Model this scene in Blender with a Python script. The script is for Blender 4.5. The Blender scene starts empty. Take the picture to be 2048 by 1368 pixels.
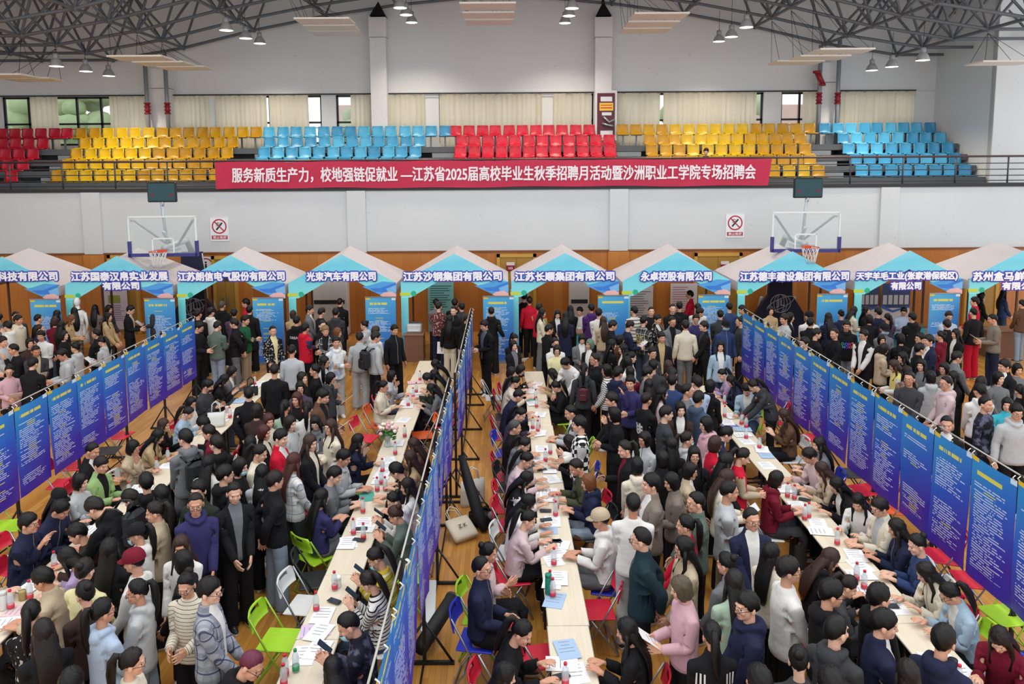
import bpy, math, random, numpy as np
from mathutils import Vector, Matrix
from mathutils.bvhtree import BVHTree
SC=bpy.context.scene; COL=SC.collection; R=math.radians; rnd=random.Random(7)
# ---------------------------------------------------------------- camera, sky, lights, exposure
W,H=2048,1368; FPX=1550.0; CZ=5.35; PITCH=6.5; ROLL=0.38; PPX,PPY=1012.0,505.0
cd=bpy.data.cameras.new('camera'); cam=bpy.data.objects.new('camera',cd); COL.objects.link(cam); SC.camera=cam
cd.sensor_fit='HORIZONTAL'; cd.sensor_width=36; cd.lens=36*FPX/W; cd.clip_end=300
cd.shift_x=(W/2-PPX)/W; cd.shift_y=-(H/2-PPY)/W
CR=Matrix.Rotation(R(90-PITCH),3,'X')@Matrix.Rotation(R(-ROLL),3,'Z')
cam.matrix_world=Matrix.Translation((0,0,CZ))@CR.to_4x4()
def P(px,py,z):
    """world point on the horizontal plane z seen at photo pixel px,py"""
    d=CR@Vector(((px-PPX)/FPX,-(py-PPY)/FPX,-1)); t=(z-CZ)/d.z
    return Vector((0,0,CZ))+d*t
def PY(px,py,Y):
    d=CR@Vector(((px-PPX)/FPX,-(py-PPY)/FPX,-1)); return Vector((0,0,CZ))+d*(Y/d.y)
wd=bpy.data.worlds.new('sky'); SC.world=wd; wd.use_nodes=True
bg=wd.node_tree.nodes['Background']; bg.inputs[0].default_value=(.94,.97,1,1); bg.inputs[1].default_value=1.35
def area(x,y,z,sx,sy,e,rx=0,col=(1,.995,.985)):
    l=bpy.data.lights.new('fill_light','AREA'); l.shape='RECTANGLE'; l.size=sx; l.size_y=sy; l.energy=e; l.color=col
    o=bpy.data.objects.new('fill_light',l); COL.objects.link(o); o.location=(x,y,z); o.rotation_euler=(R(rx),0,0); return o
area(0,8,10.3,30,9,1100)  # unseen area lamps added overhead and behind the camera to brighten the hall
area(0,17,11.0,26,5,520)
area(0,-3,9.5,30,5,450,35)
vs=SC.view_settings; vs.view_transform='Standard'; vs.look='None'; vs.gamma=1; vs.use_curve_mapping=False; vs.exposure=0.0
# ---------------------------------------------------------------- helpers
def lin(h):
    h=h.lstrip('#'); c=[int(h[i:i+2],16)/255 for i in (0,2,4)]
    return tuple([x/12.92 if x<=.04045 else ((x+.055)/1.055)**2.4 for x in c])+(1,)
MATS={}
class NT:
    def __init__(s,name):
        s.m=bpy.data.materials.new(name); s.m.use_nodes=True; s.t=s.m.node_tree; s.b=s.t.nodes['Principled BSDF']
    def n(s,k,**kw):
        o=s.t.nodes.new(k)
        for a,v in kw.items(): setattr(o,a,v)
        return o
    def put(s,sock,v):
        if hasattr(v,'links'): s.t.links.new(v,sock)
        elif isinstance(v,(tuple,list)) and len(v)==3 and sock.type=='RGBA': sock.default_value=tuple(v)+(1,)
        else: sock.default_value=v
    def f(s,op,a,b=0.0,c=0.0):
        o=s.n('ShaderNodeMath',operation=op)
        for i,v in enumerate((a,b,c)): s.put(o.inputs[i],v)
        return o.outputs[0]
    def mix(s,fac,a,b,blend='MIX'):
        o=s.n('ShaderNodeMix',data_type='RGBA',blend_type=blend); s.put(o.inputs[0],fac); s.put(o.inputs[6],a); s.put(o.inputs[7],b); return o.outputs[2]
    def sep(s,v):
        o=s.n('ShaderNodeSeparateXYZ'); s.put(o.inputs[0],v); return o.outputs
    def comb(s,x,y,z=0.0):
        o=s.n('ShaderNodeCombineXYZ')
        for i,v in enumerate((x,y,z)): s.put(o.inputs[i],v)
        return o.outputs[0]
    def coord(s,k='Object'): return s.n('ShaderNodeTexCoord').outputs[k]
    def attr(s,k): return s.n('ShaderNodeAttribute',attribute_name=k).outputs['Vector']
    def noise(s,v,sc,det=2.0):
        o=s.n('ShaderNodeTexNoise'); s.put(o.inputs['Vector'],v); o.inputs['Scale'].default_value=sc; o.inputs['Detail'].default_value=det; return o.outputs[0]
    def white(s,v):
        o=s.n('ShaderNodeTexWhiteNoise',noise_dimensions='3D'); s.put(o.inputs['Vector'],v); return o.outputs[0]
    def rand(s): return s.n('ShaderNodeObjectInfo').outputs['Random']
    def ramp(s,fac,pts):
        o=s.n('ShaderNodeValToRGB'); s.put(o.inputs[0],fac); e=o.color_ramp.elements
        while len(e)<len(pts): e.new(.5)
        for k,(p,c) in zip(e,pts): k.position=p; k.color=c
        return o.outputs[0]
    def bump(s,h,st=.3,d=.01):
        o=s.n('ShaderNodeBump'); o.inputs['Strength'].default_value=st; o.inputs['Distance'].default_value=d; s.put(o.inputs['Height'],h); s.t.links.new(o.outputs[0],s.b.inputs['Normal'])
    def set(s,col=None,rough=None,metal=None,spec=None,emit=None,es=None):
        i=s.b.inputs
        if col is not None: s.put(i['Base Color'],col)
        if rough is not None: s.put(i['Roughness'],rough)
        if metal is not None: i['Metallic'].default_value=metal
        if spec is not None: i['Specular IOR Level'].default_value=spec
        if emit is not None: s.put(i['Emission Color'],emit); i['Emission Strength'].default_value=es
        return s.m
def mat(hexc,rough=.6,metal=0.0,spec=.4,nz=0.06,sc=8.0):
    """plain surface with faint procedural mottling"""
    k=(hexc,rough,metal,spec,nz,sc)
    if k in MATS: return MATS[k]
    t=NT('surface_'+hexc.strip('#')); c=lin(hexc); n=t.noise(t.coord(),sc)
    d=tuple(x*(1-nz) for x in c[:3])+(1,); l=tuple(min(1,x*(1+nz)) for x in c[:3])+(1,)
    MATS[k]=t.set(t.mix(n,d,l),rough,metal,spec); return MATS[k]
def emat(hexc,st):
    k=('e',hexc,st)
    if k not in MATS: t=NT('glow_'+hexc.strip('#')); MATS[k]=t.set(lin(hexc),.4,emit=lin(hexc),es=st)
    return MATS[k]
class B:
    """collects shapes, then links them as ONE mesh object"""
    def __init__(s): s.v=[]; s.f=[]; s.mi=[]; s.sm=[]
    def add(s,V,F,mi=0,sm=False):
        b=len(s.v); s.v+= [tuple(p) for p in V]; s.f+=[tuple(b+i for i in f) for f in F]; s.mi+=[mi]*len(F); s.sm+=[sm]*len(F); return s
    def box(s,c,d,mi=0,rz=0.0,rx=0.0,bev=0.0):
        m=Matrix.Translation(c)@Matrix.Rotation(rz,4,'Z')@Matrix.Rotation(rx,4,'X')
        a,b_,e=d[0]/2,d[1]/2,d[2]/2
        if bev<=0:
            V=[m@Vector((x*a,y*b_,z*e)) for z in (-1,1) for y in (-1,1) for x in (-1,1)]
            return s.add(V,[(0,2,3,1),(4,5,7,6),(0,1,5,4),(2,6,7,3),(0,4,6,2),(1,3,7,5)],mi)
        q=min(bev,a*.9,b_*.9,e*.9); rings=[]
        for z,i in ((-e,q),(-e+q,0),(e-q,0),(e,q)):
            x0,y0=a-i,b_-i; c_=q
            rings.append([(x0-c_,-y0),(x0,-y0+c_),(x0,y0-c_),(x0-c_,y0),(-x0+c_,y0),(-x0,y0-c_),(-x0,-y0+c_),(-x0+c_,-y0)]); rings[-1]=[(p[0],p[1],z) for p in rings[-1]]
        V=[m@Vector(p) for r in rings for p in r]; F=[]
        for r in range(3):
            for k in range(8): F.append((r*8+k,r*8+(k+1)%8,r*8+8+(k+1)%8,r*8+8+k))
        F.append(tuple(range(7,-1,-1))); F.append(tuple(range(24,32)))
        return s.add(V,F,mi)
    def bb(s,x0,x1,y0,y1,z0,z1,mi=0): return s.box(((x0+x1)/2,(y0+y1)/2,(z0+z1)/2),(x1-x0,y1-y0,z1-z0),mi)
    def tube(s,pts,r,n=8,mi=0,caps=True):
        pts=[Vector(p) for p in pts]; rr=r if isinstance(r,(list,tuple)) else [r]*len(pts); V=[]
        u=None
        for i,p in enumerate(pts):
            t=(pts[min(i+1,len(pts)-1)]-pts[max(i-1,0)]).normalized()
            if u is None: u=t.orthogonal().normalized()
            else:
                u=(u-t*u.dot(t)); u=u.normalized() if u.length>1e-6 else t.orthogonal().normalized()
            w=t.cross(u)
            for k in range(n):
                a=2*math.pi*k/n; V.append(p+(u*math.cos(a)+w*math.sin(a))*rr[i])
        F=[(i*n+k,i*n+(k+1)%n,(i+1)*n+(k+1)%n,(i+1)*n+k) for i in range(len(pts)-1) for k in range(n)]
        if caps: F+=[tuple(range(n-1,-1,-1)),tuple(range((len(pts)-1)*n,len(pts)*n))]
        return s.add(V,F,mi,True)
    def lathe(s,c,prof,n=16,mi=0,axis=None):
        V=[];F=[]
        for r,z in prof:
            for k in range(n): a=2*math.pi*k/n; V.append(Vector((r*math.cos(a),r*math.sin(a),z)))
        if axis is not None:
            q=Vector((0,0,1)).rotation_difference(Vector(axis)); V=[q@v for v in V]
        V=[v+Vector(c) for v in V]
        m=len(prof)
        F=[(i*n+k,i*n+(k+1)%n,(i+1)*n+(k+1)%n,(i+1)*n+k) for i in range(m-1) for k in range(n)]
        F+=[tuple(range(n-1,-1,-1)),tuple(range((m-1)*n,m*n))]
        return s.add(V,F,mi,True)
    def prism(s,poly,y0,y1,mi=0):
        """polygon in x,z pushed from y0 to y1"""
        n=len(poly); V=[(x,y0,z) for x,z in poly]+[(x,y1,z) for x,z in poly]
        F=[tuple(range(n)),tuple(range(2*n-1,n-1,-1))]+[(i,n+i,n+(i+1)%n,(i+1)%n) for i in range(n)]
        return s.add(V,F,mi)
    def ell(s,c,r,nu=12,nv=8,mi=0):
        V=[(c[0],c[1],c[2]-r[2])]
        for j in range(1,nv):
            e=-math.pi/2+math.pi*j/nv
            for k in range(nu): a=2*math.pi*k/nu; V.append((c[0]+r[0]*math.cos(e)*math.cos(a),c[1]+r[1]*math.cos(e)*math.sin(a),c[2]+r[2]*math.sin(e)))
        V.append((c[0],c[1],c[2]+r[2])); F=[(0,1+(k+1)%nu,1+k) for k in range(nu)]
        for j in range(nv-2):
            for k in range(nu): F.append((1+j*nu+k,1+j*nu+(k+1)%nu,1+(j+1)*nu+(k+1)%nu,1+(j+1)*nu+k))
        b=1+(nv-2)*nu; F+=[(b+k,b+(k+1)%nu,len(V)-1) for k in range(nu)]
        return s.add(V,F,mi,True)
    def mesh(s,name):
        me=bpy.data.meshes.new(name); me.from_pydata(s.v,[],s.f)
        me.polygons.foreach_set('material_index',s.mi); me.polygons.foreach_set('use_smooth',s.sm); me.update(); return me
    def obj(s,name,mats,parent=None,loc=None,rz=0.0):
        o=bpy.data.objects.new(name,s.mesh(name)); COL.objects.link(o)
        for m in (mats if isinstance(mats,(list,tuple)) else [mats]): o.data.materials.append(m)
        if parent is not None: o.parent=parent
        if loc is not None: o.location=loc
        o.rotation_euler=(0,0,rz); return o
def empty(name,loc,rz=0.0):
    o=bpy.data.objects.new(name,None); COL.objects.link(o); o.location=loc; o.rotation_euler=(0,0,rz); return o
def tag(o,label,cat,group=None):
    o['label']=label; o['category']=cat
    if group: o['group']=group
    return o
def struct(o): o['kind']='structure'; return o
KIDS={}
def dup(root,loc,rz=0.0):
    """a copy of a thing with copies of its parts and sub-parts (mesh data shared)"""
    r=root.copy(); COL.objects.link(r); r.location=loc; r.rotation_euler=(0,0,rz)
    if root.name not in KIDS: KIDS[root.name]=[(c,list(c.children)) for c in root.children]
    for ch,gs in KIDS[root.name]:
        c=ch.copy(); COL.objects.link(c); c.parent=r
        for g in gs: d=g.copy(); COL.objects.link(d); d.parent=c
    return r
def recolor(o,i,m):
    """own material on one object whose mesh is shared"""
    o.material_slots[i].link='OBJECT'; o.material_slots[i].material=m
ORD='first second third fourth fifth sixth seventh eighth ninth tenth eleventh twelfth thirteenth fourteenth fifteenth sixteenth seventeenth eighteenth nineteenth twentieth'.split()
def nth(i): return ORD[i] if i<20 else 'twenty-'+ORD[i-20] if i<29 else '%dth'%(i+1)
def text(body,width,height,depth=.004,off=0.0,name='lettering',mats=None,parent=None,spread=0.0):
    """writing as a mesh in the x,z plane facing -y, fitted to width x height (either may be None)"""
    cu=bpy.data.curves.new(name,'FONT'); cu.body=body; cu.size=1; cu.offset=off; cu.extrude=0; cu.resolution_u=3
    cu.space_line=.82; cu.align_x='CENTER'
    o=bpy.data.objects.new(name,cu); COL.objects.link(o); dg=bpy.context.evaluated_depsgraph_get()
    me=bpy.data.meshes.new_from_object(o.evaluated_get(dg)); bpy.data.objects.remove(o); bpy.data.curves.remove(cu)
    n=len(me.vertices); v=np.empty(n*3,'f'); me.vertices.foreach_get('co',v); v=v.reshape(-1,3)
    lo,hi=v.min(0),v.max(0); sx=width/(hi[0]-lo[0]) if width else None; sz=height/(hi[1]-lo[1]) if height else sx
    sx=sx or sz; c=(lo+hi)/2; q=np.zeros_like(v); q[:,0]=(v[:,0]-c[0])*sx; q[:,2]=(v[:,1]-c[1])*sz; q[:,1]=-depth
    me.vertices.foreach_set('co',q.ravel()); me.update(); me.materials.clear()
    if spread: # bolder strokes: the same outline laid several times around its place
        F0=[tuple(p.vertices) for p in me.polygons]; V=[];F=[]; nn=10 if spread>.015 else 6
        for k in range(nn): dx,dz=spread*math.cos(2*math.pi*k/nn),spread*math.sin(2*math.pi*k/nn); F+=[tuple(i+len(V) for i in f) for f in F0]; V+=[(a[0]+dx,a[1]-.0002*k,a[2]+dz) for a in q.tolist()]
        bpy.data.meshes.remove(me); me=bpy.data.meshes.new(name); me.from_pydata(V,[],F); me.update()
    ob=bpy.data.objects.new(name,me); COL.objects.link(ob)
    for m in mats or []: me.materials.append(m)
    if parent is not None: ob.parent=parent
    return ob
# ---------------------------------------------------------------- the setting
def wood_floor():
    t=NT('honey_plank_floor'); x,y,z=t.sep(t.coord())
    px=t.f('DIVIDE',x,.065); row=t.f('FLOOR',px); yy=t.f('ADD',t.f('DIVIDE',y,.9),t.f('MULTIPLY',t.white(t.comb(row,3.1,0)),7)); pl=t.f('FLOOR',yy)
    r=t.white(t.comb(row,pl,0)); g=t.noise(t.comb(t.f('MULTIPLY',x,60),t.f('MULTIPLY',y,3),r),1.0,3)
    c=t.ramp(r,[(0,lin('#b67a33')),(.5,lin('#c68b3e')),(1,lin('#d39a4c'))]); c=t.mix(t.f('MULTIPLY',g,.35),c,lin('#8a5a22'))
    gap=t.f('LESS_THAN',t.f('FRACT',px),.05); c=t.mix(t.f('MULTIPLY',gap,.6),c,lin('#5e3a16'))
    return t.set(c,t.f('ADD',.24,t.f('MULTIPLY',g,.15)),spec=.5)
def panel_wood():
    t=NT('veneer_panelling'); x,y,z=t.sep(t.coord()); px=t.f('DIVIDE',x,.30); row=t.f('FLOOR',px)
    r=t.white(t.comb(row,1.7,0)); g=t.noise(t.comb(t.f('MULTIPLY',x,45),0.0,t.f('MULTIPLY',z,1.6)),1.0,4)
    c=t.ramp(r,[(0,lin('#b56d2c')),(.5,lin('#c07833')),(1,lin('#c98339'))]); c=t.mix(t.f('MULTIPLY',g,.45),c,lin('#94561f'))
    c=t.mix(t.f('MULTIPLY',t.f('LESS_THAN',t.f('FRACT',px),.02),.5),c,lin('#5a3010')); return t.set(c,.38)
def plaster(hexc,dirt=.1):
    t=NT('painted_plaster'); co=t.coord(); n=t.noise(co,.7,4); s=t.noise(co,9,2)
    c=lin(hexc); d=tuple(v*(1-dirt) for v in c[:3])+(1,)
    c=t.mix(n,c,d); c=t.mix(t.f('MULTIPLY',t.f('GREATER_THAN',s,.74),.35),c,lin('#8f8f8c')); return t.set(c,.7,spec=.25)
WHITE=plaster('#d0d4d7'); UPW=plaster('#d9dbdc',.07); STEP=mat('#53575d',.6); STEPL=mat('#7f858b',.6); DARK=mat('#2b2c2f',.5); STEEL=mat('#62666c',.45,.15); RAILM=mat('#4a4d52',.42,.3); BLACK=mat('#141416',.45); GREYM=mat('#9aa0a6',.35,.7); RED=mat('#8f1c2c',.4)
PIPE=mat('#8d9298',.4,.3); TRIMW=mat('#7b4a25',.4); DOORW=mat('#a9823a',.4)
b=B(); b.bb(-23,17.5,-3,24.5,-.2,0); struct(b.obj('floor',wood_floor()))
YW=24.5
b=B(); b.bb(-23,17.5,YW,YW+.25,2.6,4.55)
for px in (186,714,1237,1776):
    x=PY(px,440,YW).x; b.bb(x-.29,x+.29,YW-.09,YW,2.6,4.55)
w=struct(b.obj('wall_back',WHITE))
b=B(); b.bb(-23,17.5,YW,YW+.25,0,2.6)
for px in (186,714,1237,1776):
    x=PY(px,440,YW).x; b.bb(x-.33,x+.33,YW-.12,YW,0,2.58)
struct(b.obj('wall_panelling',panel_wood(),w))
b=B(); b.bb(-23,17.5,YW-.06,YW,2.58,2.63); struct(b.obj('trim_dado',TRIMW))
b=B(); b.bb(-23,17.5,YW-.05,YW+.6,4.55,4.66); struct(b.obj('trim_balcony_edge',DARK))
b=B()
for i in range(5):
    y0=YW+.25+ (0 if i==0 else .55+.55*i); b.bb(-23,15.95,y0,29.6,4.3+(.38*i if i else 0)-(.05 if i else 0),4.45+.38*i)
struct(b.obj('floor_terraces',STEP))
YU=29.3
def upx(px): return PY(px,230,YU).x
ZS=6.15; ZT=7.95
b=B(); XL,XR=-23,16.3
b.bb(XL,XR,YU,YU+.3,4.3,ZS); b.bb(XL,XR,YU,YU+.3,ZT,14)
piers=[(-300,4),(298,341),(415,433),(643,672),(741,778),(849,878),(1083,1107),(1188,1234),(1527,1562),(1640,1679),(1829,1900)]
for a,c in piers: b.bb(upx(a),upx(c),YU,YU+.3,ZS,ZT)
up=struct(b.obj('wall_upper',UPW))
b=B(); b.bb(XL,XR,YU-.06,YU,ZT,ZT+.09); struct(b.obj('trim_window_head',WHITE))
cap=mat('#d9d9da',.6)
for k,(a,c,top) in enumerate(((300,338,137),(742,774,34),(1190,1223,34),(1643,1678,125))):
    z=PY((a+c)/2,top,YU-.5).z; b=B(); x0,x1=PY(a,200,YU-.5).x,PY(c,200,YU-.5).x
    b.bb(x0,x1,YU-.5,YU+.02,4.6,z-.72); b.bb(x0-.02,x1+.02,YU-.52,YU+.02,z-.7,z); struct(b.obj('column_wall',cap))
# the right-hand bay wall and its front face
b=B(); b.bb(16.0,16.3,25.75,YU+.3,4.3,14); b.bb(16.0,17.6,25.7,25.95,4.3,14); struct(b.obj('wall_right',UPW))
b=B(); b.bb(-23.3,-23,-3,YU+.3,-.2,14); struct(b.obj('wall_left',UPW))
# glass and window frames, the daylight and trees outside
g=NT('window_glass'); tr=g.n('ShaderNodeBsdfTransparent'); gl=g.n('ShaderNodeBsdfGlossy'); gl.inputs['Roughness'].default_value=.02; mx=g.n('ShaderNodeMixShader'); mx.inputs[0].default_value=.06
g.t.links.new(tr.outputs[0],mx.inputs[1]); g.t.links.new(gl.outputs[0],mx.inputs[2]); g.t.links.new(mx.outputs[0],g.t.nodes['Material Output'].inputs['Surface']); GLASS=g.m
for a,c in zip(piers[:-1],piers[1:]):
    x0,x1=upx(a[1]),upx(c[0])
    if x1-x0<.2: continue
    b=B(); y=YU+.16; n=max(1,round((x1-x0)/.95)); F=.035
    for z in (ZS+F,6.95,ZT-F): b.bb(x0,x1,y-.04,y+.04,z-F,z+F)
    for i in range(n+1): x=x0+F+(x1-x0-2*F)*i/n; b.bb(x-F,x+F,y-.04,y+.04,ZS,ZT)
    o=struct(b.obj('window_1',BLACK)); b=B(); b.bb(x0,x1,y-.004,y+.004,ZS,ZT); struct(b.obj('window_pane',GLASS,o))
    b=B(); b.tube([(x0,YU+.02,6.75),(x1,YU+.02,6.75)],.018,6); b.tube([(x0,YU+.02,6.45),(x1,YU+.02,6.45)],.012,6); struct(b.obj('window_guard_rail',GREYM,o))
LEAF=[mat(h,.7,0,.2,.35,1.5) for h in ('#a3b98c','#b3c29b','#94ad83')]; BARK=mat('#6b5a48',.8)  # leaf greens paled: the overexposed haze outside is put into the colour
for i,(x,y,r,lab) in enumerate(((-23,41,3.0,'leafy tree outside behind the leftmost window'),(-17.6,43,3.4,'leafy tree outside between the two left windows'),(-6.6,44,2.6,'leafy tree outside the window near the left column'),(11.6,43,3.0,'leafy tree outside the window left of the right column'))):
    t=tag(empty('tree',(x,y,-1)),lab,'tree','trees outside the windows')
    b=B(); b.tube([(0,0,0),(.1,0,4),(0,.1,7)],[.25,.18,.1]); b.obj('trunk',BARK,t); b=B(); q=random.Random(i)
    for _ in range(60):
        a,e=q.uniform(0,6.28),q.uniform(-1,1); s=r*q.uniform(.5,1); b.ell((s*math.cos(a)*math.cos(e),s*math.sin(a)*math.cos(e)*.6,8.2+s*math.sin(e)*1.1),(q.uniform(.5,.9),q.uniform(.5,.9),q.uniform(.4,.7)),7,5)
    b.obj('foliage',LEAF[i%3],t)
b=B(); b.bb(-11.5,-4.5,52,56,-1,9.3); b.bb(14,24,50,56,-1,9.0); struct(b.obj('exterior_building',mat('#c9a79a',.7)))
b=B(); b.bb(-40,40,30,70,-1.2,-1); struct(b.obj('exterior_ground',mat('#9a9a90',.8)))
# curtains
def curtain_mat():
    t=NT('cream_curtain'); x,y,z=t.sep(t.coord()); n=t.noise(t.comb(t.f('MULTIPLY',x,9),y,t.f('MULTIPLY',z,.4)),1.0,3)
    c=t.mix(n,lin('#f7f1e2'),lin('#e9dfc6')); t.set(c,.85,spec=.1); tl=t.n('ShaderNodeBsdfTranslucent'); t.put(tl.inputs[0],c); m=t.n('ShaderNodeMixShader'); m.inputs[0].default_value=.6
    t.t.links.new(t.b.outputs[0],m.inputs[1]); t.t.links.new(tl.outputs[0],m.inputs[2]); t.t.links.new(m.outputs[0],t.t.nodes['Material Output'].inputs['Surface']); return t.m
CUR=curtain_mat(); rodm=mat('#26221f',.4,.3)
def curtain(a,c,lab):
    x0,x1=PY(a,230,YU-.12).x,PY(c,230,YU-.12).x; n=int((x1-x0)/.035); b=B(); q=random.Random(int(a)); V=[];F=[]; nz=7; ph=[q.uniform(0,6) for _ in range(4)]
    for j in range(nz):
        f=j/(nz-1); z=7.93-f*1.98
        for i in range(n+1):
            x=x0+(x1-x0)*i/n; u=i*.035
            y=YU-.12+.05*math.sin(u*34+ph[0]+.7*math.sin(u*3+ph[1]))*(.5+.5*f)+.03*math.sin(u*9+ph[2]+f); V.append((x+.015*math.sin(u*11+ph[3])*f,y,z+.008*math.sin(u*20)))
    for j in range(nz-1):
        for i in range(n): F.append((j*(n+1)+i,j*(n+1)+i+1,(j+1)*(n+1)+i+1,(j+1)*(n+1)+i))
    b.add(V,F,0,True); o=b.obj('curtain',CUR); tag(o,lab,'curtain','cream curtains along the upper windows')
cl=[(60,118),(220,292),(341,418),(432,535),(539,617),(702,741),(778,850),(879,1084),(1107,1183),(1234,1320),(1326,1512),(1604,1634),(1681,1828)]
cn=['between the two leftmost open windows','right of the wide left window','right of the left grey pipes','above the middle of the left yellow seats, left half of a pair','above the middle of the left yellow seats, right half of a pair','narrow, left of the second column','right of the second column','wide, above the left end of the red centre seats','above the right part of the red centre seats','right of the maroon notice board','wide, above the right yellow seats','narrow, left of the right column','above the right blue seats']
for (a,c),n_ in zip(cl,cn): curtain(a,c,'cream pleated curtain '+n_)
b=B()
for a,c in ((-60,294),(338,742),(774,1190),(1233,1640),(1678,1832)):
    b.tube([(PY(a,190,YU-.14).x,YU-.14,7.97),(PY(c,190,YU-.14).x,YU-.14,7.97)],.022,6)
    for k in range(5):
        x=PY(a+(c-a)*(k+.5)/5,190,YU-.14).x; b.bb(x-.02,x+.02,YU-.14,YU,7.95,7.99)
struct(b.obj('trim_curtain_rail',rodm))
# grey pipes with red flanges beside the outer columns
for k,(px,top) in enumerate(((294,110),(334,100),(1638,90),(1675,80))):
    y=YU-.75; x=PY(px,200,y).x; b=B(); b.tube([(x,y,5.6),(x,y,PY(px,top,y).z)],.075,10); o=b.obj('drain_pipe',PIPE); struct(o)
    b=B(); z=PY(px,217 if k<2 else 197,y).z
    for d in (-.18,-.06,.06,.18): b.lathe((x,y,z+d-.025),[(.115,0),(.115,.05)],10)
    b.tube([(x,y,z-.2),(x,y,z+.2)],.085,10)
    if k==2: b.tube([(x-.12,y-.02,z+.95),(x+.1,y-.02,z+.5)],.1,10); b.lathe((x-.12,y,z+.9),[(.14,0),(.14,.08)],10); b.lathe((x+.08,y,z+.45),[(.14,0),(.14,.08)],10)
    struct(b.obj('pipe_flange',RED,o))
# space-frame roof
def zb(x): x=abs(x); return 11.42-.045*x-.0092*x*x if x<13.2 else 9.22
XS=[-19.5+2.6*i for i in range(16)]; YS=[28.9-1.8*j for j in range(6)]; bot=B(); top=B(); web=B(); nod=B()
for j,y in enumerate(YS):
    for i,x in enumerate(XS):
        p=(x,y,zb(x)); nod.ell(p,(.09,.09,.09),8,6)
        if i+1<len(XS): bot.tube([p,(XS[i+1],y,zb(XS[i+1]))],.05,6,0,False)
        if j+1<len(YS): bot.tube([p,(x,YS[j+1],zb(x))],.05,6,0,False)
        if i+1<len(XS) and j+1<len(YS):
            q=(x+1.3,y-.9,zb(x+1.3)+2.0); nod.ell(q,(.09,.09,.09),8,6)
            for dx in (0,1):
                for dy in (0,1): web.tube([q,(XS[i+dx],YS[j+dy],zb(XS[i+dx]))],.043,6,0,False)
            if i+2<len(XS): top.tube([q,(x+3.9,q[1],zb(x+3.9)+2.0)],.05,6,0,False)
            if j+2<len(YS): top.tube([q,(q[0],q[1]-1.8,q[2])],.05,6,0,False)
rf=struct(bot.obj('ceiling_truss',STEEL)); struct(top.obj('truss_top_chords',STEEL,rf)); struct(web.obj('truss_web_bars',STEEL,rf)); struct(nod.obj('truss_nodes',STEEL,rf))
V=[];F=[]; xs=[-23+i*2 for i in range(21)]
for y in (13,29.6):
    for x in xs: V.append((x,y,zb(min(abs(x),13.1))+2.5))
F=[(i,i+1,22+i,21+i) for i in range(20)]; b=B(); b.add(V,F); struct(b.obj('ceiling_deck',mat('#c2c3c4',.7)))
for px in (757,1206):
    x=PY(px,30,YU-.5).x; z=PY(px,34,YU-.5).z; b=B(); V=[(x+sx*.28,YU-.5+sy*.28,z) for sx,sy in ((-1,-1),(1,-1),(1,1),(-1,1))]+[(x,YU-.5,z+.55)]; b.add(V,[(0,1,4),(1,2,4),(2,3,4),(3,0,4)]); b.tube([(x,YU-.5,z+.4),(x,YU-.5,zb(x)+.1)],.05,6); struct(b.obj('trim_column_bearing',BLACK))
# balcony railing
b=B(); yr=YW+.12
for z,r in ((5.5,.035),(5.28,.016),(5.09,.016),(4.9,.016),(4.74,.016)): b.tube([(-23,yr,z),(17.4,yr,z)],r,6,0 if r<.03 else 1)
for k in range(26):
    x=-22.3+k*1.66
    if x<17.4: b.tube([(x,yr,4.62),(x,yr,5.5)],.026,6)
o=b.obj('trim_railing',[RAILM,mat('#4a3436',.4)]); struct(o)
# doors in the panelling
def door(pxl,pxr,top,k):
    x0,x1=PY(pxl,540,YW).x,PY(pxr,540,YW).x; z=PY(pxl,top,YW).z; b=B(); y=YW-.07
    b.bb(x0-.1,x0,y-.04,YW+.05,0,z+.1); b.bb(x1,x1+.1,y-.04,YW+.05,0,z+.1); b.bb(x0-.1,x1+.1,y-.04,YW+.05,z,z+.1); o=struct(b.obj('door_%d'%k,mat('#c49a45',.4)))
    b=B(); m=(x0+x1)/2; b.bb(x0,m-.005,y,YW+.02,0,z); b.bb(m+.005,x1,y,YW+.02,0,z); struct(b.obj('door_leaf',DOORW,o))
    b=B(); b.bb(m-.09,m-.06,y-.06,y,.9,1.2); b.bb(m+.06,m+.09,y-.06,y,.9,1.2); struct(b.obj('door_handle',GREYM,o)); return x0,x1,z
for k,(a,c,t_) in enumerate(((225,272,516),(432,470,518),(1000,1066,514),(1393,1476,512),(1935,1990,512))): door(a,c,t_,k+1)
def room_plate(px,py):
    p=PY(px,py,YW-.14); o=tag(empty('door_number_plate',p),'small maroon room number plate reading 103 above a door' if px<1200 else 'small maroon door plate beside the right double door','sign')
    b=B(); b.bb(-.13,.13,0,.02,-.16,.02); b.obj('plate',mat('#8f1732',.4),o); b=B(); b.bb(-.13,.13,0,.02,.02,.12); b.obj('header',mat('#d9d3cf',.5),o)
    if px<1200: text('103',.13,None,.004,.02,'room_number',[mat('#f0e8e8',.5)],o).location=(0,0,-.07)
room_plate(1021,532); room_plate(1450,530)
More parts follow.
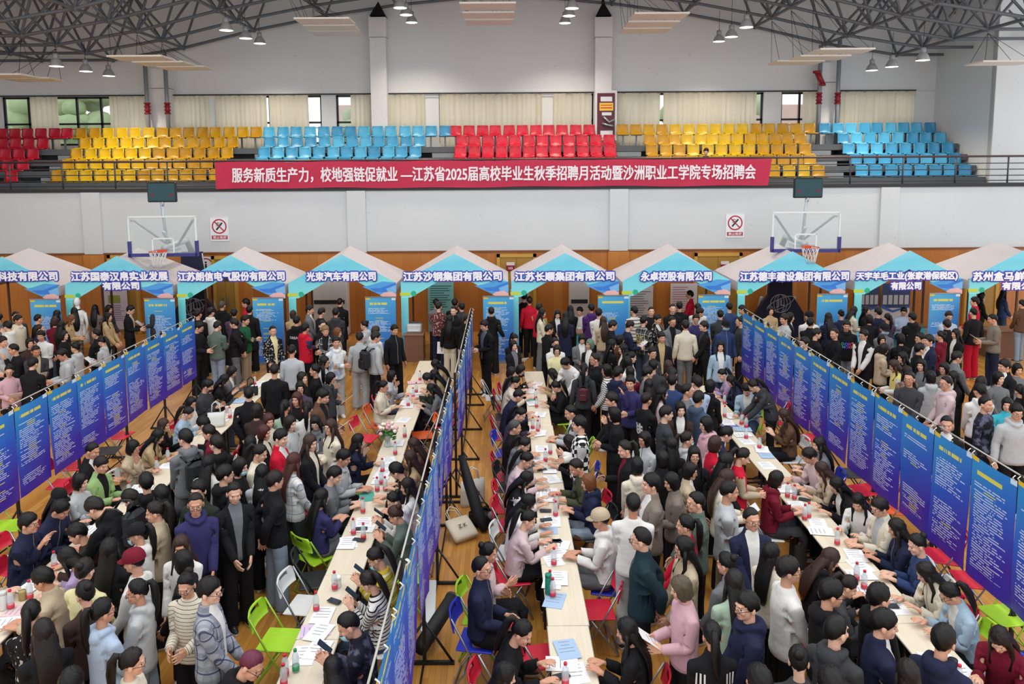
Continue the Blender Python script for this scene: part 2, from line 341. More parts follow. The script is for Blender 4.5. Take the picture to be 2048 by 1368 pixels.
# ---------------------------------------------------------------- stand seats
def seat_proto():
    b=B(); V=[];F=[]; prof=[(-.21,.40),(-.20,.43),(-.10,.415),(.06,.405),(.15,.43),(.19,.52),(.215,.66),(.225,.76),(.222,.785)]; nx=8; ny=len(prof)
    for k,(y,z) in enumerate(prof):
        w=.215 if k<6 else .205 if k<8 else .17
        for i in range(nx+1):
            u=i/nx*2-1; V.append((u*w,y+(.03*u*u if k<5 else -.045*u*u),z+(.03*u*u if 1<k<5 else 0)))
    n=len(V)
    for dy,dz in ((.014,-.012),): V+=[(x,y+dy,z+dz) for x,y,z in V[:n]]
    W_=nx+1
    for k in range(ny-1):
        for i in range(nx): a=k*W_+i; F.append((a,a+1,a+W_+1,a+W_)); F.append((n+a,n+a+W_,n+a+W_+1,n+a+1))
    for i in range(nx): F.append((i,n+i,n+i+1,i+1)); a=(ny-1)*W_+i; F.append((a,a+1,n+a+1,n+a))
    for k in range(ny-1): a=k*W_; F.append((a,a+W_,n+a+W_,n+a)); a+=nx; F.append((a,n+a,n+a+W_,a+W_))
    b.add(V,F,0,True); o=b.obj('stadium_seat',mat('#b3132b',.3)); b=B(); b.bb(-.03,.03,-.02,.03,0,.41); b.bb(-.18,.18,-.06,.1,.375,.4); b.bb(-.08,.08,-.05,.07,0,.02)
    b.obj('bracket',mat('#6f7378',.4,.5),o); return o
sp=seat_proto(); first=True
SEATC={'red':['#b8142e','#c01733'],'yellow':['#d9ad17','#cf9f14','#e0bb1d','#c79312'],'blue':['#3b90b9','#4a9fc4','#3684ae']}
blocks=[('far left red','red',[(0,132,6,0),(0,80,4,0),(3,60,3,0),(6,37,2,0),(12,13,1,0)]),
('left yellow','yellow',[(160,511,14,1),(167,462,12,1),(148,450,12,1),(128,437,12,1),(106,423,12,1)]),
('centre blue','blue',[(538,890,14,0),(538,839,12,0),(525,830,12,0),(520,824,12,0)]),
('centre red','red',[(911,1179,11,0),(923,1219,12,0),(921,1221,12,0),(920,1222,12,0)]),
('right yellow','yellow',[(1245,1621,15,0),(1302,1603,13,0),(1306,1613,12,0),(1308,1624,13,0),(1552,1643,4,0)]),
('right blue','blue',[(1652,1862,9,0),(1689,1884,8,0),(1702,1902,8,0),(1717,1917,8,0),(1730,1938,8,0)])]
ROWN=['back','second','middle','fourth','front']
for bn,col,rows in blocks:
    for ri,(a,c,n,_) in enumerate(rows):
        y=25.95+.55*(4-ri)+.1; z=4.45+.38*(4-ri)
        for i in range(n):
            px=a+(c-a)*i/max(1,n-1); x=PY(px+rnd.uniform(-1,1),300,y).x
            if first: o=sp; first=False; o.location=(x,y,z)
            else: o=dup(sp,(x,y,z))
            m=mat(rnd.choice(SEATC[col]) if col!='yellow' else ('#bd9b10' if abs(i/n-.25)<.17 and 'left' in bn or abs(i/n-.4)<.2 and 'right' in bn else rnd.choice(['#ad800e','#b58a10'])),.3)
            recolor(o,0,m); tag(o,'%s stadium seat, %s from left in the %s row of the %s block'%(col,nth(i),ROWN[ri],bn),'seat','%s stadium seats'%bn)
for i,(px,w) in enumerate(((118,1.6),(503,.95),(880,.95),(1262,1.1),(1665,1.1))):
    b=B()
    for k in range(8):
        y=25.75+.275*k; b.bb(-w/2,w/2,y-25.75,29-25.75,4.45+.19*k-.02,4.45+.19*(k+1)-.03)
    struct(b.obj('floor_aisle_steps',STEPL,None,(PY(px+(4 if i else -10),330,25.75).x,25.75,0)))
# ---------------------------------------------------------------- red slogan banner
def cloth_mat(hexc,rough=.55):
    t=NT('banner_cloth'); n=t.noise(t.coord(),3,3); c=lin(hexc); t.bump(n,.25,.02); return t.set(t.mix(n,c,tuple(v*.86 for v in c[:3])+(1,)),rough)
x0,x1=PY(431,350,24.4).x,PY(1543,350,24.4).x; b=B(); V=[];F=[]; nx=120; nz=8
def bwave(x): return .012*math.sin(x*5)+.015*math.sin(x*1.7+1)
for j in range(nz+1):
    for i in range(nx+1):
        x=x0+(x1-x0)*i/nx; f=j/nz; V.append((x-(.1*f if i==nx else 0),24.4+bwave(x)*(f*.7+.1),5.47-f*.83+.012*math.sin(x*2.1)+.01*math.sin(x*.8)*f))
F=[(j*(nx+1)+i,j*(nx+1)+i+1,(j+1)*(nx+1)+i+1,(j+1)*(nx+1)+i) for j in range(nz) for i in range(nx)]
b.add(V,F,0,True); o=b.obj('slogan_banner',cloth_mat('#c01a45')); tag(o,'long red cloth banner with white slogan characters on the balcony railing','banner')
tx=text('服务新质生产力，校地强链促就业 —江苏省2025届高校毕业生秋季招聘月活动暨沙洲职业工学院专场招聘会',PY(1510,350,24.4).x-PY(465,350,24.4).x,.46,.0,0,'slogan_lettering',[mat('#e9dfe6',.6)],o,.011); tx.location=((PY(465,350,24.4).x+PY(1510,350,24.4).x)/2,24.36,5.06)
# ---------------------------------------------------------------- hanging lamps and acoustic panels
ALU=mat('#b4b7b9',.3,.5); LGREY=mat('#8d9094',.45,.2)
def zl(x):
    i=int((x-XS[0])//2.6); f=(x-XS[i])/2.6; return zb(XS[i])*(1-f)+zb(XS[i+1])*f
def lamp_proto():
    o=empty('high_bay_lamp',(0,0,0)); b=B(); prof=[(.245,-.52),(.24,-.49),(.215,-.42),(.175,-.33),(.12,-.26),(.09,-.24)]
    n=20; V=[];F=[]
    for r,z in prof+[(r-.006,z) for r,z in prof[::-1]]:
        for k in range(n): V.append((r*math.cos(2*math.pi*k/n),r*math.sin(2*math.pi*k/n),z))
    for i in range(2*len(prof)-1):
        for k in range(n): F.append((i*n+k,i*n+(k+1)%n,(i+1)*n+(k+1)%n,(i+1)*n+k))
    b.add(V,F,0,True); b.obj('reflector',ALU,o); b=B(); b.lathe((0,0,-.26),[(.07,0),(.1,.02),(.1,.17),(.08,.19),(.03,.21)],14); b.obj('housing',LGREY,o)
    b=B(); b.lathe((0,0,-.525),[(.0,0),(.235,.004),(.235,.012),(.0,.016)],20); b.obj('lens',emat('#fff4e2',4.0),o); b=B(); b.tube([(0,0,-.07),(0,0,.02)],.012,6); b.obj('hook',BLACK,o); return o
lp=lamp_proto(); lf=True
groups=[('above the left yellow seats',[(112,120,22.2),(171,131,24),(217,141,25.8)]),('above the centre blue seats',[(452,48,23),(491,65,25),(519,76,27)]),('near the top, left of the centre',[(800,3,23),(812,18,25),(823,34,27)]),('near the top, right of the centre',[(1144,4,23),(1138,20,25),(1130,35,27)]),('above the right yellow seats',[(1493,42,23),(1463,62,25),(1438,72,27)]),('above the right blue seats',[(1846,108,22.2),(1784,122,24),(1744,130,25.8)])]
for gn,ls in groups:
    for i,(px,py,Y) in enumerate(ls):
        Y={0:23.5,1:25.3,2:27.1}[i]; p=PY(px,py,Y); p.z+=.24; o=lp if lf else dup(lp,p); lf=False; o.location=p
        tag(o,'silver bell-shaped lamp %s, %s of its three'%(gn,('nearest','middle','farthest')[i]),'lamp','silver hanging lamps')
        o.scale=(.82,.82,.82); b=B(); b.tube([(0,0,0),(0,0,(zl(p.x)-.095-p.z)/.82)],.008,5); b.obj('suspension_cable',BLACK,o)
        ld=bpy.data.lights.new('lamp_light','SPOT'); ld.energy=260; ld.color=(1,.88,.7); ld.spot_size=R(130); ld.spot_blend=.6; ld.shadow_soft_size=.2
        lo=bpy.data.objects.new('lamp_light',ld); COL.objects.link(lo); lo.parent=o; lo.location=(0,0,-.55)
PANEL=mat('#e0d8cf',.7); PEDGE=mat('#e6e2dc',.6)
def panel(x,y,z,tilt,lab):
    o=tag(empty('acoustic_panel',(x,y,z)),lab,'panel','hanging acoustic panels'); b=B(); M_=Matrix.Rotation(tilt,3,'Y'); b.box((0,0,0),(1.6,.95,.05),0); v=[M_@Vector(p) for p in b.v]; b.v=[tuple(p) for p in v]; b.obj('board',PANEL,o)
    b=B(); nx_=min(XS,key=lambda v:abs(v-x)); ny_=min(YS,key=lambda v:abs(v-y)); node=(nx_-x,ny_-y,zb(nx_)-z-.115)
    for sx in (-.7,.7):
        for sy in (-.4,.4): b.tube([M_@Vector((sx,sy,0)),node],.007,4)
    b.obj('suspension_wire',BLACK,o)
PG=[('upper left',[(650,42,23.5,.0),(664,55,25.2,0),(672,66,26.9,0)]),('top centre',[(976,12,23.0,0),(977,30,25,0),(978,44,26.8,0)]),('upper right',[(1318,32,23.5,0),(1303,48,25.2,0),(1290,61,26.9,0)]),('left, beside the first column',[(283,116,23.5,0),(328,127,25.2,0),(372,136,26.9,0)]),('right, beside the last column',[(1682,102,23.5,0),(1640,115,25.2,0),(1592,125,26.9,0)]),('far left edge',[(8,152,24,0),(66,159,26,0)]),('far right edge',[(2000,126,24,0)])]
for gn,ps in PG:
    for i,(px,py,Y,t_) in enumerate(ps):
        p=PY(px,py,Y); panel(p.x,p.y,p.z,t_,'beige acoustic panel hanging at the %s%s'%(gn,'' if len(ps)==1 else ', %s of its %s'%(('nearest','middle','farthest')[i] if len(ps)==3 else ('nearer','farther')[i],('two','three')[len(ps)-2])))
# notice board on the third column, signs on the wall
o=tag(empty('notice_board',PY(1212,228,28.6)),'maroon notice board with yellow notice and pipes on the third column','notice board')
b=B(); b.bb(-.32,.32,0,.05,-.75,.75); b.bb(-.4,.4,.02,.1,-.95,.85,1); b.obj('board',[mat('#5a2230',.5),mat('#d5d5d8',.6)],o)
b=B(); b.bb(-.2,.22,-.01,.0,.45,.62); b.bb(-.15,.2,-.01,0,-.05,.06); b.bb(-.2,.25,-.01,0,-.85,-.6); b.obj('paper_notice',mat('#d9dbe2',.6),o)
b=B(); b.bb(-.24,.26,-.012,0,.12,.4); b.obj('yellow_notice',mat('#e7c04a',.6),o); b=B(); b.bb(-.2,.22,-.016,0,.2,.24); b.bb(-.2,.22,-.016,0,.3,.33); b.obj('notice_stripe',mat('#c0392b',.6),o)
b=B(); b.tube([(-.1,-.06,-.1),(.1,-.1,-.3),(.3,-.06,-.2)],.045,8); b.tube([(-.15,-.06,-.35),(.25,-.1,-.45)],.045,8); b.obj('pipe',GREYM,o)
SIGNW=mat('#e4e6ea',.4); SR=mat('#b01f3a',.45)
def no_smoke(px,py,lab):
    o=tag(empty('no_smoking_sign',PY(px,py,YW-.02)),lab,'sign'); b=B(); b.bb(-.29,.29,-.01,.015,-.37,.37); b.obj('panel',SIGNW,o)
    b=B(); n=28
    V=[];F=[]
    for r in (.235,.195):
        for k in range(n): a=2*math.pi*k/n; V.append((r*math.cos(a),-.014,.1+r*math.sin(a)))
    F=[(k,(k+1)%n,n+(k+1)%n,n+k) for k in range(n)]; b.add(V,F); b.box((0,-.0135,.1),(.4,.004,.035)); m=Matrix.Rotation(R(45),4,'Y')
    for i in range(len(b.v)-8,len(b.v)): v=Vector(b.v[i])-Vector((0,0,.1)); v=m@v; b.v[i]=(v.x,v.y-.001,v.z+.1)
    b.bb(-.25,.25,-.014,-.008,-.31,-.19); b.obj('prohibition_ring',SR,o)
    b=B(); b.box((0,-.0125,.1),(.3,.002,.05)); b.box((.02,-.0125,.2),(.1,.002,.012))
    m=Matrix.Rotation(R(-50),4,'Y'); b.v=[tuple(m@(Vector(v)-Vector((0,0,.1)))+Vector((.0,0,.1))) for v in b.v]
    b.tube([(-.1,-.013,.18),(-.05,-.013,.22),(.02,-.013,.2),(-.03,-.013,.14),(-.09,-.013,.1)],.008,4); b.obj('cigarette_symbol',mat('#26262a',.5),o)
    t_=text('禁止吸烟',.42,.09,.016,.015,'caption',[SIGNW],o); t_.location=(0,0,-.25)
no_smoke(439,459,'square white no smoking sign on wall, left of centre'); no_smoke(1470,452,'square white no smoking sign on wall near the right hoop')
o=tag(empty('prohibition_sign',PY(412,531,YW-.02)),'partly hidden red ring prohibition sign on panelling behind the left hoop','sign'); b=B(); b.bb(-.28,.28,-.01,.01,-.28,.28); b.obj('panel',SIGNW,o); b=B(); V=[];n=24
for r in (.24,.2): V+=[(r*math.cos(2*math.pi*k/n),-.014,r*math.sin(2*math.pi*k/n)) for k in range(n)]
b.add(V,[(k,(k+1)%n,n+(k+1)%n,n+k) for k in range(n)]); b.obj('prohibition_ring',SR,o); b=B(); b.ell((0,-.012,.1),(.035,.004,.035)); b.bb(-.03,.03,-.014,-.01,-.1,.05); b.obj('figure_symbol',mat('#26262a',.5),o)
# ---------------------------------------------------------------- basketball hoops
NAVY=mat('#161c3c',.5); PAD=mat('#3c3a7e',.5); HFR=mat('#aebac4',.35,.3); ORANGE=mat('#d4492a',.4); NETM=mat('#e8e8e8',.7)
gt=NT('backboard_glass'); tr=gt.n('ShaderNodeBsdfTransparent'); mx=gt.n('ShaderNodeMixShader'); mx.inputs[0].default_value=.16; gt.set(lin('#cfe0de'),.1)
gt.t.links.new(tr.outputs[0],mx.inputs[1]); gt.t.links.new(gt.b.outputs[0],mx.inputs[2]); gt.t.links.new(mx.outputs[0],gt.t.nodes['Material Output'].inputs['Surface']); BGL=gt.m
def hoop(px,yaw,lab,slab,k):
    c=PY(px,461,21.35); c.z=0; o=tag(empty('basketball_hoop',c,yaw),lab,'basketball hoop'); zc=3.45
    b=B(); b.bb(-.9,.9,-.01,.01,zc-.525,zc+.525); b.obj('backboard',BGL,o)
    b=B()
    for z in (zc-.525,zc+.525): b.bb(-.92,.92,-.025,.025,z-.02,z+.02)
    for x in (-.905,.905): b.bb(x-.02,x+.02,-.025,.025,zc-.53,zc+.53)
    b.bb(-.305,.305,-.014,-.011,zc-.1,zc-.06); b.bb(-.305,-.265,-.014,-.011,zc-.5,zc-.06); b.bb(.265,.305,-.014,-.011,zc-.5,zc-.06); b.bb(-.305,.305,-.014,-.011,zc-.52,zc-.48); b.obj('board_frame',mat('#dfe6e6',.4),o)
    b=B(); b.bb(-.93,.93,-.05,.05,zc-.58,zc-.49); b.bb(-.95,-.87,-.05,.05,zc-.58,zc-.15); b.bb(.87,.95,-.05,.05,zc-.58,zc-.15); b.obj('edge_padding',PAD,o)
    b=B(); n=24; b.tube([(.225*math.cos(2*math.pi*i/n),-.40+.225*math.sin(2*math.pi*i/n),3.05) for i in range(n+1)],.012,6); b.bb(-.1,.1,-.19,-.02,3.0,3.07); b.obj('rim',ORANGE,o)
    b=B(); q=12
    for i in range(q):
        for s in (-1,1):
            pts=[]
            for j in range(6): f=j/5; a=2*math.pi*(i+s*f*1.5)/q; r=.222-.10*f+.01*f*f; pts.append((r*math.cos(a),-.40+r*math.sin(a),3.04-.43*f))
            b.tube(pts,.008,4)
    b.obj('net',NETM,o)
    b=B()
    for s in (-1,1): b.tube([(s*.85,.04,zc+.42),(s*.8,.12,zc+.42),(s*.12,.75,zc-.35)],.035,6)
    b.tube([(0,.04,zc-.35),(0,1.8,zc-.3),(0,2.25,zc-.75)],.09,8); b.tube([(0,.05,zc+.1),(0,.6,zc-.35)],.05,6); b.bb(-.3,.3,.1,.5,zc-.45,zc-.38); b.tube([(0,.3,zc-.4),(0,.05,zc+.9)],.045,8)
    for s in (-1,1): b.tube([(s*.28,2.2,2.7),(s*.28,2.55,.9),(s*.45,2.85,.2)],.05,6); b.tube([(s*.5,2.35,1.2),(s*.5,2.75,.6)],.05,6)
    b.obj('support_arm',HFR,o)
    b=B(); b.prism([(-.75,.02),(.75,.02),(.72,.75),(.36,1.3),(.3,2.75),(-.3,2.75),(-.36,1.3),(-.72,.75)],2.1,2.3); b.bb(-.75,.75,2.05,2.95,0,.5); e=b.obj('base_padding',NAVY,o)
    b=B(); n=28; LO=mat('#9aa3ae',.5)
    for rx,rz,tl in ((.3,.28,0),(.11,.28,0),(.2,.28,0),(.44,.14,.45)):
        pts=[]
        for i in range(n+1): a=2*math.pi*i/n; x=rx*math.cos(a); z=rz*math.sin(a); pts.append((x*math.cos(tl)-z*math.sin(tl),2.085,1.05+x*math.sin(tl)+z*math.cos(tl)))
        b.tube(pts,.013,4)
    b.obj('globe_emblem',LO,e); t_=text('JL',.26,.26,0,.02,'emblem_letters',[LO],e); t_.location=(0,2.07,1.05)
    if k: t_=text('体\n育',.2,.52,0,.02,'maker_lettering',[LO],e); t_.location=(0,2.08,1.95)
    d=tag(empty('shot_clock',(c.x+.03,c.y+.05,zc+.92),0),slab,'shot clock'); b=B(); b.box((0,0,.28),(.8,.09,.56),bev=.02); b.obj('case',mat('#1c2226',.4),d); b=B(); b.bb(-.365,.365,-.052,-.046,.045,.515); b.obj('screen',mat('#17444c',.15),d); b=B(); b.box((-.26,-.055,.2),(.09,.004,.08)); b.box((.26,-.055,.2),(.09,.004,.08)); b.obj('indicator',mat('#6b2230',.3),d)
    b=B(); b.tube([(0,.0,-.1),(0,0,.02)],.04,6); b.obj('mount',HFR,d)
hoop(325,R(3),'glass basketball hoop on a dark base at the left booths','dark scoreboard screen above the left basketball hoop',0); hoop(1612,R(-3),'glass basketball hoop on a dark base at the right booths','dark scoreboard screen above the right basketball hoop',1)
# ---------------------------------------------------------------- booth tents
YT=20.9; S_T=FPX/YT
ROOFM=cloth_mat('#bcb8be',.75)
ft=NT('fascia_print'); x,y,z=ft.sep(ft.coord()); f1=ft.f('ADD',ft.f('MULTIPLY',z,.75),ft.f('MULTIPLY',x,-.12)); c=ft.ramp(ft.f('SUBTRACT',f1,1.25),[(0,lin('#9cecdf')),(.35,lin('#7fdbe6')),(.75,lin('#6ccbe6')),(1,lin('#8ed8ea'))]); n=ft.noise(ft.coord(),2.5,1); c=ft.mix(ft.f('MULTIPLY',n,.25),c,lin('#9aeee6')); FASC=ft.set(c,.5)
SW=[mat('#3f80d6',.5),mat('#55a5e4',.5),mat('#7cb9ea',.5),mat('#f0b9b4',.5),mat('#c9d648',.5),mat('#2fb493',.5)]
LEGC=NT('leg_print'); x,y,z=LEGC.sep(LEGC.coord()); LEGC=LEGC.set(LEGC.ramp(ft.f('DIVIDE',0,1) if 0 else LEGC.f('DIVIDE',z,2.0),[(0,lin('#5aa9e4')),(1,lin('#7fe3dc'))]),.5)
TXW=mat('#f4f3fb',.5); TXB=mat('#3d45b4',.5); POLE=mat('#5b4438',.5)
tents=[(8,'科技有限公司',(-4,118),None,None),(237,'江苏国泰汉帛实业发展',(143,338),'有限公司',(206,281)),(462,'江苏朗信电气股份有限公司',(356,571),None,None),(684,'光束汽车有限公司',(613,753),None,None),(909,'江苏沙钢集团有限公司',(806,1004),None,None),(1130,'江苏长顺集团有限公司',(1029,1229),None,None),(1353,'永卓控股有限公司',(1280,1423),None,None),(1583,'江苏德丰建设集团有限公司',(1478,1697),None,None),(1817,'天宇羊毛工业(张家港保税区)',(1710,1914),'有限公司',(1779,1841)),(2046,'苏州盒马鲜生',(1943,2068),'有限公司',(2001,2076))]
for k,(px,name,(ta,tb),n2,t2) in enumerate(tents):
    X=PY(px,560,YT).x; o=tag(empty('booth_tent',(X,YT,0)),'blue gabled booth tent, %s from the left, with %s company sign'%(nth(k),'two-line' if n2 else 'one-line'),'tent','row of booth tents along the wall')
    b=B(); hw=1.465; V=[(-hw,.02,2.14),(hw,.02,2.14),(hw,2.45,2.14),(-hw,2.45,2.14),(0,1.3,3.08),(0,.02,2.16)]
    nr=8; b.add([(-hw,.0,2.12),(hw,0,2.12),(hw,2.4,2.12),(-hw,2.4,2.12),(0,1.22,3.05),(0,.03,2.9)],[(0,5,4),(5,1,4),(1,2,4),(2,3,4),(3,0,4)])
    for (p,q) in (((hw,0,2.12),(hw,2.4,2.12)),((hw,2.4,2.12),(-hw,2.4,2.12)),((-hw,2.4,2.12),(-hw,0,2.12))): b.add([p,q,(q[0],q[1],1.86),(p[0],p[1],1.86)],[(0,1,2,3)])
    b.obj('roof',ROOFM,o)
    poly=[(-hw,1.75),(-1.2,1.75),(0,2.44),(1.2,1.75),(hw,1.75),(hw,2.17),(0,2.95),(-hw,2.17)]
    b=B(); b.prism([(-hw,1.75),(-1.2,1.75),(0,2.44),(0,2.95),(-hw,2.17)],-.015,.0); b.prism([(0,2.44),(1.2,1.75),(hw,1.75),(hw,2.17),(0,2.95)],-.015,0); fo=b.obj('fascia',FASC,o)
    b=B(); yy=-.018
    def poly2(p,mi,y=yy): b.add([(a,y,c_) for a,c_ in p],[tuple(range(len(p)))],mi)
    poly2([(.55,2.06),(.78,2.1),(1.1,2.2),(1.47,2.17),(1.47,1.86),(1.25,1.8),(1.0,1.85)],1); poly2([(.75,2.01),(1.05,2.02),(1.47,2.17),(1.47,1.95),(1.15,1.9),(.9,1.92)],0,yy-.002); poly2([(1.2,2.0),(1.47,2.1),(1.47,1.9),(1.25,1.88)],2,yy-.004)
    poly2([(1.02,1.82),(1.15,1.9),(1.35,1.92),(1.47,1.85),(1.47,1.76),(1.16,1.76)],3,yy-.006); poly2([(-1.49,1.8),(-1.22,1.8),(-1.22,1.89),(-1.49,1.89)],4); poly2([(-1.12+.075*math.cos(a*.52),1.86+.075*math.sin(a*.52)) for a in range(12)],5,yy-.002); b.obj('printed_motif',SW,fo)
    for (nm,ab,zc,hh) in ((name,(ta,tb),552,.27),(n2,t2,571,.23)):
        if not nm: continue
        xa,xb=PY(ab[0],zc,YT).x-X,PY(ab[1],zc,YT).x-X; zz=PY((ab[0]+ab[1])/2,zc,YT).z
        for off,mm,dy in ((.046,TXB,.04),(.0135,TXW,.055)):
            t_=text(nm,xb-xa-.04,hh-.03,0,0,'company_lettering',[mm],fo,off); t_.location=((xa+xb)/2,-dy,zz)
    for x in (-hw+.04,hw-.04):
        for y in (.06,2.34): b=B(); b.bb(x-.025,x+.025,y-.025,y+.025,0,2.15); b.obj('leg',POLE,o)
    b=B(); b.bb(-hw,-hw+.2,-.03,-.012,0,1.75); b.obj('leg_cover',LEGC,o)
# roll-up posters before the booths: printed company sheets
def sheet_print(name,topc,midc,botc,hv,lines,m0,dens):
    t=NT(name); u,v,_=t.sep(t.coord('UV')); r=t.rand(); n=t.noise(t.comb(u,v,t.f('MULTIPLY',r,9)),3.0,2)
    dg=t.f('ADD',v,t.f('MULTIPLY',t.f('SUBTRACT',.4,u),.28)); base=t.ramp(dg,[(.12,lin(botc)),(.55,lin(midc)),(1,lin(topc))]); base=t.mix(t.f('MULTIPLY',n,.3),base,lin(midc))
    L=t.f('MULTIPLY',v,lines); li=t.f('FLOOR',L); fr=t.f('FRACT',L); r1=t.white(t.comb(li,r,0)); r2=t.white(t.comb(t.f('FLOOR',t.f('MULTIPLY',v,lines/5.0)),r,5.0))
    stroke=t.f('MULTIPLY',t.f('GREATER_THAN',fr,.36),t.f('LESS_THAN',fr,.80)); cells=t.white(t.comb(t.f('FLOOR',t.f('MULTIPLY',u,34)),li,r))
    end=t.f('ADD',.55,t.f('MULTIPLY',r1,.36)); ins=t.f('MULTIPLY',t.f('GREATER_THAN',u,.09),t.f('LESS_THAN',u,end)); body=t.f('MULTIPLY',t.f('GREATER_THAN',v,.1),t.f('LESS_THAN',v,hv-.07))
    txt=t.f('MULTIPLY',t.f('MULTIPLY',stroke,ins),t.f('MULTIPLY',body,t.f('GREATER_THAN',cells,.16))); sub=t.f('GREATER_THAN',r1,.86); gap=t.f('GREATER_THAN',r2,m0)
    c=t.mix(t.f('MULTIPLY',t.f('MULTIPLY',txt,gap),t.f('MULTIPLY',t.f('SUBTRACT',1.0,sub),dens)),base,lin('#dfe6fb'))
    sb=t.f('MULTIPLY',t.f('MULTIPLY',stroke,t.f('MULTIPLY',body,sub)),t.f('MULTIPLY',t.f('GREATER_THAN',u,.32),t.f('LESS_THAN',u,.58))); c=t.mix(sb,c,lin('#d8cf5a'))
    hd=t.f('MULTIPLY',t.f('LESS_THAN',t.f('ABSOLUTE',t.f('SUBTRACT',v,hv)),.017),t.f('MULTIPLY',t.f('GREATER_THAN',u,.14),t.f('LESS_THAN',u,t.f('ADD',.7,t.f('MULTIPLY',r,.18))))); c=t.mix(t.f('MULTIPLY',hd,t.f('GREATER_THAN',t.white(t.comb(t.f('FLOOR',t.f('MULTIPLY',u,40)),1.0,r)),.12)),c,lin('#dcd25e'))
    tg=t.f('MULTIPLY',t.f('GREATER_THAN',v,.965),t.f('LESS_THAN',u,.16)); c=t.mix(tg,c,lin('#e6c02c')); qr=t.f('MULTIPLY',t.f('GREATER_THAN',v,.955),t.f('GREATER_THAN',u,.86)); c=t.mix(qr,c,lin('#cfe3f2'))
    return t.set(c,.38,spec=.45)
PR1=sheet_print('booth_poster_print','#55b2dc','#3f8dd2','#3668c2',.90,54.0,.34,.75); PR2=sheet_print('hanging_sheet_print','#2f92cf','#2d5ac4','#431da4',.88,46.0,.16,.72)
def sheet(b,w,h,nx=6,nz=8,wave=0.0,ph=0.0,thick=.004):
    V=[];F=[];UV=[]
    for j in range(nz+1):
        for i in range(nx+1):
            u,v=i/nx,j/nz; V.append(((u-.5)*w,wave*(math.sin(u*5+ph)*.6+math.sin(v*4+ph*2)*.5+math.sin(u*11+v*7+ph)*.3)*(1.1-v)-.0,v*h-(.02*math.sin(math.pi*u)*(1 if wave else 0) if j==nz else 0)))
    me=bpy.data.meshes.new('sheet'); F=[(j*(nx+1)+i,j*(nx+1)+i+1,(j+1)*(nx+1)+i+1,(j+1)*(nx+1)+i) for j in range(nz) for i in range(nx)]
    me.from_pydata(V,[],F); uv=me.uv_layers.new(name='UVMap'); k=0
    for f in F:
        for vi in f: uv.data[k].uv=((vi%(nx+1))/nx,(vi//(nx+1))/nz); k+=1
    me.polygons.foreach_set('use_smooth',[True]*len(F)); me.update(); return me
pst=[62,290,506,731,966,1195,1395,1632,1856]
for k,px in enumerate(pst):
    p=PY(px+31,640,20.55); o=tag(empty('company_poster',(p.x,20.55,0)),'tall blue company poster stand with white text, %s from the left booth'%nth(k),'poster','blue poster stands before the booths')
    s_=bpy.data.objects.new('printed_sheet',sheet(None,.82,1.76)); COL.objects.link(s_); s_.parent=o; s_.location=(0,0,.06); s_.data.materials.append(PR1)
    b=B(); b.bb(-.42,.42,-.1,.1,0,.07); b.obj('base',GREYM,o); b=B(); b.bb(-.42,.42,-.012,.012,1.81,1.84); b.tube([(0,.03,.05),(0,.03,1.82)],.014,6); b.obj('support_pole',GREYM,o)
# posters, cabinets and desks inside the booths
def wall_poster(px,py,wpx,hpx,Y,lab,cols,kind=0):
    s=FPX/Y; p=PY(px,py,Y); w,h=wpx/s,hpx/s; o=tag(empty('wall_poster',(p.x,Y,p.z)),lab,'poster'); b=B(); b.bb(-w/2,w/2,-.005,.005,-h/2,h/2); b.obj('sheet',mat(cols[0],.5),o)
    b=B(); q=random.Random(px)
    if kind==0:
        for j in range(int(h/.075)): z=h/2-.12-j*.075; b.bb(-w*.42,-w*.42+w*.84*q.uniform(.5,1),-.009,-.004,z-.012,z+.012)
        b.obj('printed_text',mat(cols[1],.6),o)
    if kind==1:
        b.bb(-w*.3,w*.2,-.009,-.004,h*.1,h*.28); b.obj('printed_panel',mat(cols[1],.6),o); b=B()
        for j in range(9): z=h*.05-j*.06; b.bb(-w*.4,w*.4*q.uniform(.4,1),-.009,-.004,z-.008,z+.008)
        b.obj('printed_text',mat(cols[2],.6),o); b=B(); b.bb(-w*.4,w*.3,-.009,-.004,h*.38,h*.46); b.obj('heading',mat(cols[2],.6),o)
    if kind==2:
        b.bb(-w/2,w/2,-.008,-.004,h*.08,h*.5); f_=b.obj('printed_photograph',mat('#3d4f78',.5),o); b=B()
        for j in range(5): b.bb(-w*.45+j*w*.19,-w*.45+j*w*.19+w*.14,-.011,-.007,h*.14,h*.3)
        b.obj('printed_building',mat('#c8ccd4',.5),f_); b=B(); b.add([(-w/2,-.01,h*.08),(-w*.1,-.01,h*.0),(w/2,-.01,h*.09),(w/2,-.01,h*.12),(-w*.1,-.01,h*.04),(-w/2,-.01,h*.14)],[(0,1,4,5),(1,2,3,4)]); b.obj('printed_swoosh',mat('#3f6fc4',.5),o); b=B()
        for j in range(2): b.lathe((-w*.2+j*w*.42,-.008,-h*.2),[(0,0),(w*.16,0),(w*.16,.004),(0,.004)],14,0,(0,-1,0))
        b.obj('printed_circle',mat('#74806f',.6),o)
wall_poster(232,615,48,90,24.3,'white and purple poster with a green panel inside the second tent',['#cfc6d8','#8aa046','#5f4f9a'],1)
wall_poster(882,618,52,110,24.3,'pale teal text poster inside the fifth tent',['#7fc4c4','#2d5c66'])
wall_poster(1281,620,50,100,24.3,'white text poster inside the seventh tent, left one',['#cfd1d6','#74767e']); wall_poster(1367,618,54,105,24.3,'white poster with red heading inside the seventh tent',['#d7d3d6','#b97f88'])
wall_poster(1733,625,48,120,24.2,'factory photograph poster inside the ninth tent, left one',['#d5dae3'],2); wall_poster(1790,625,58,120,24.2,'factory photograph poster inside the ninth tent, right one',['#dde1e8'],2)
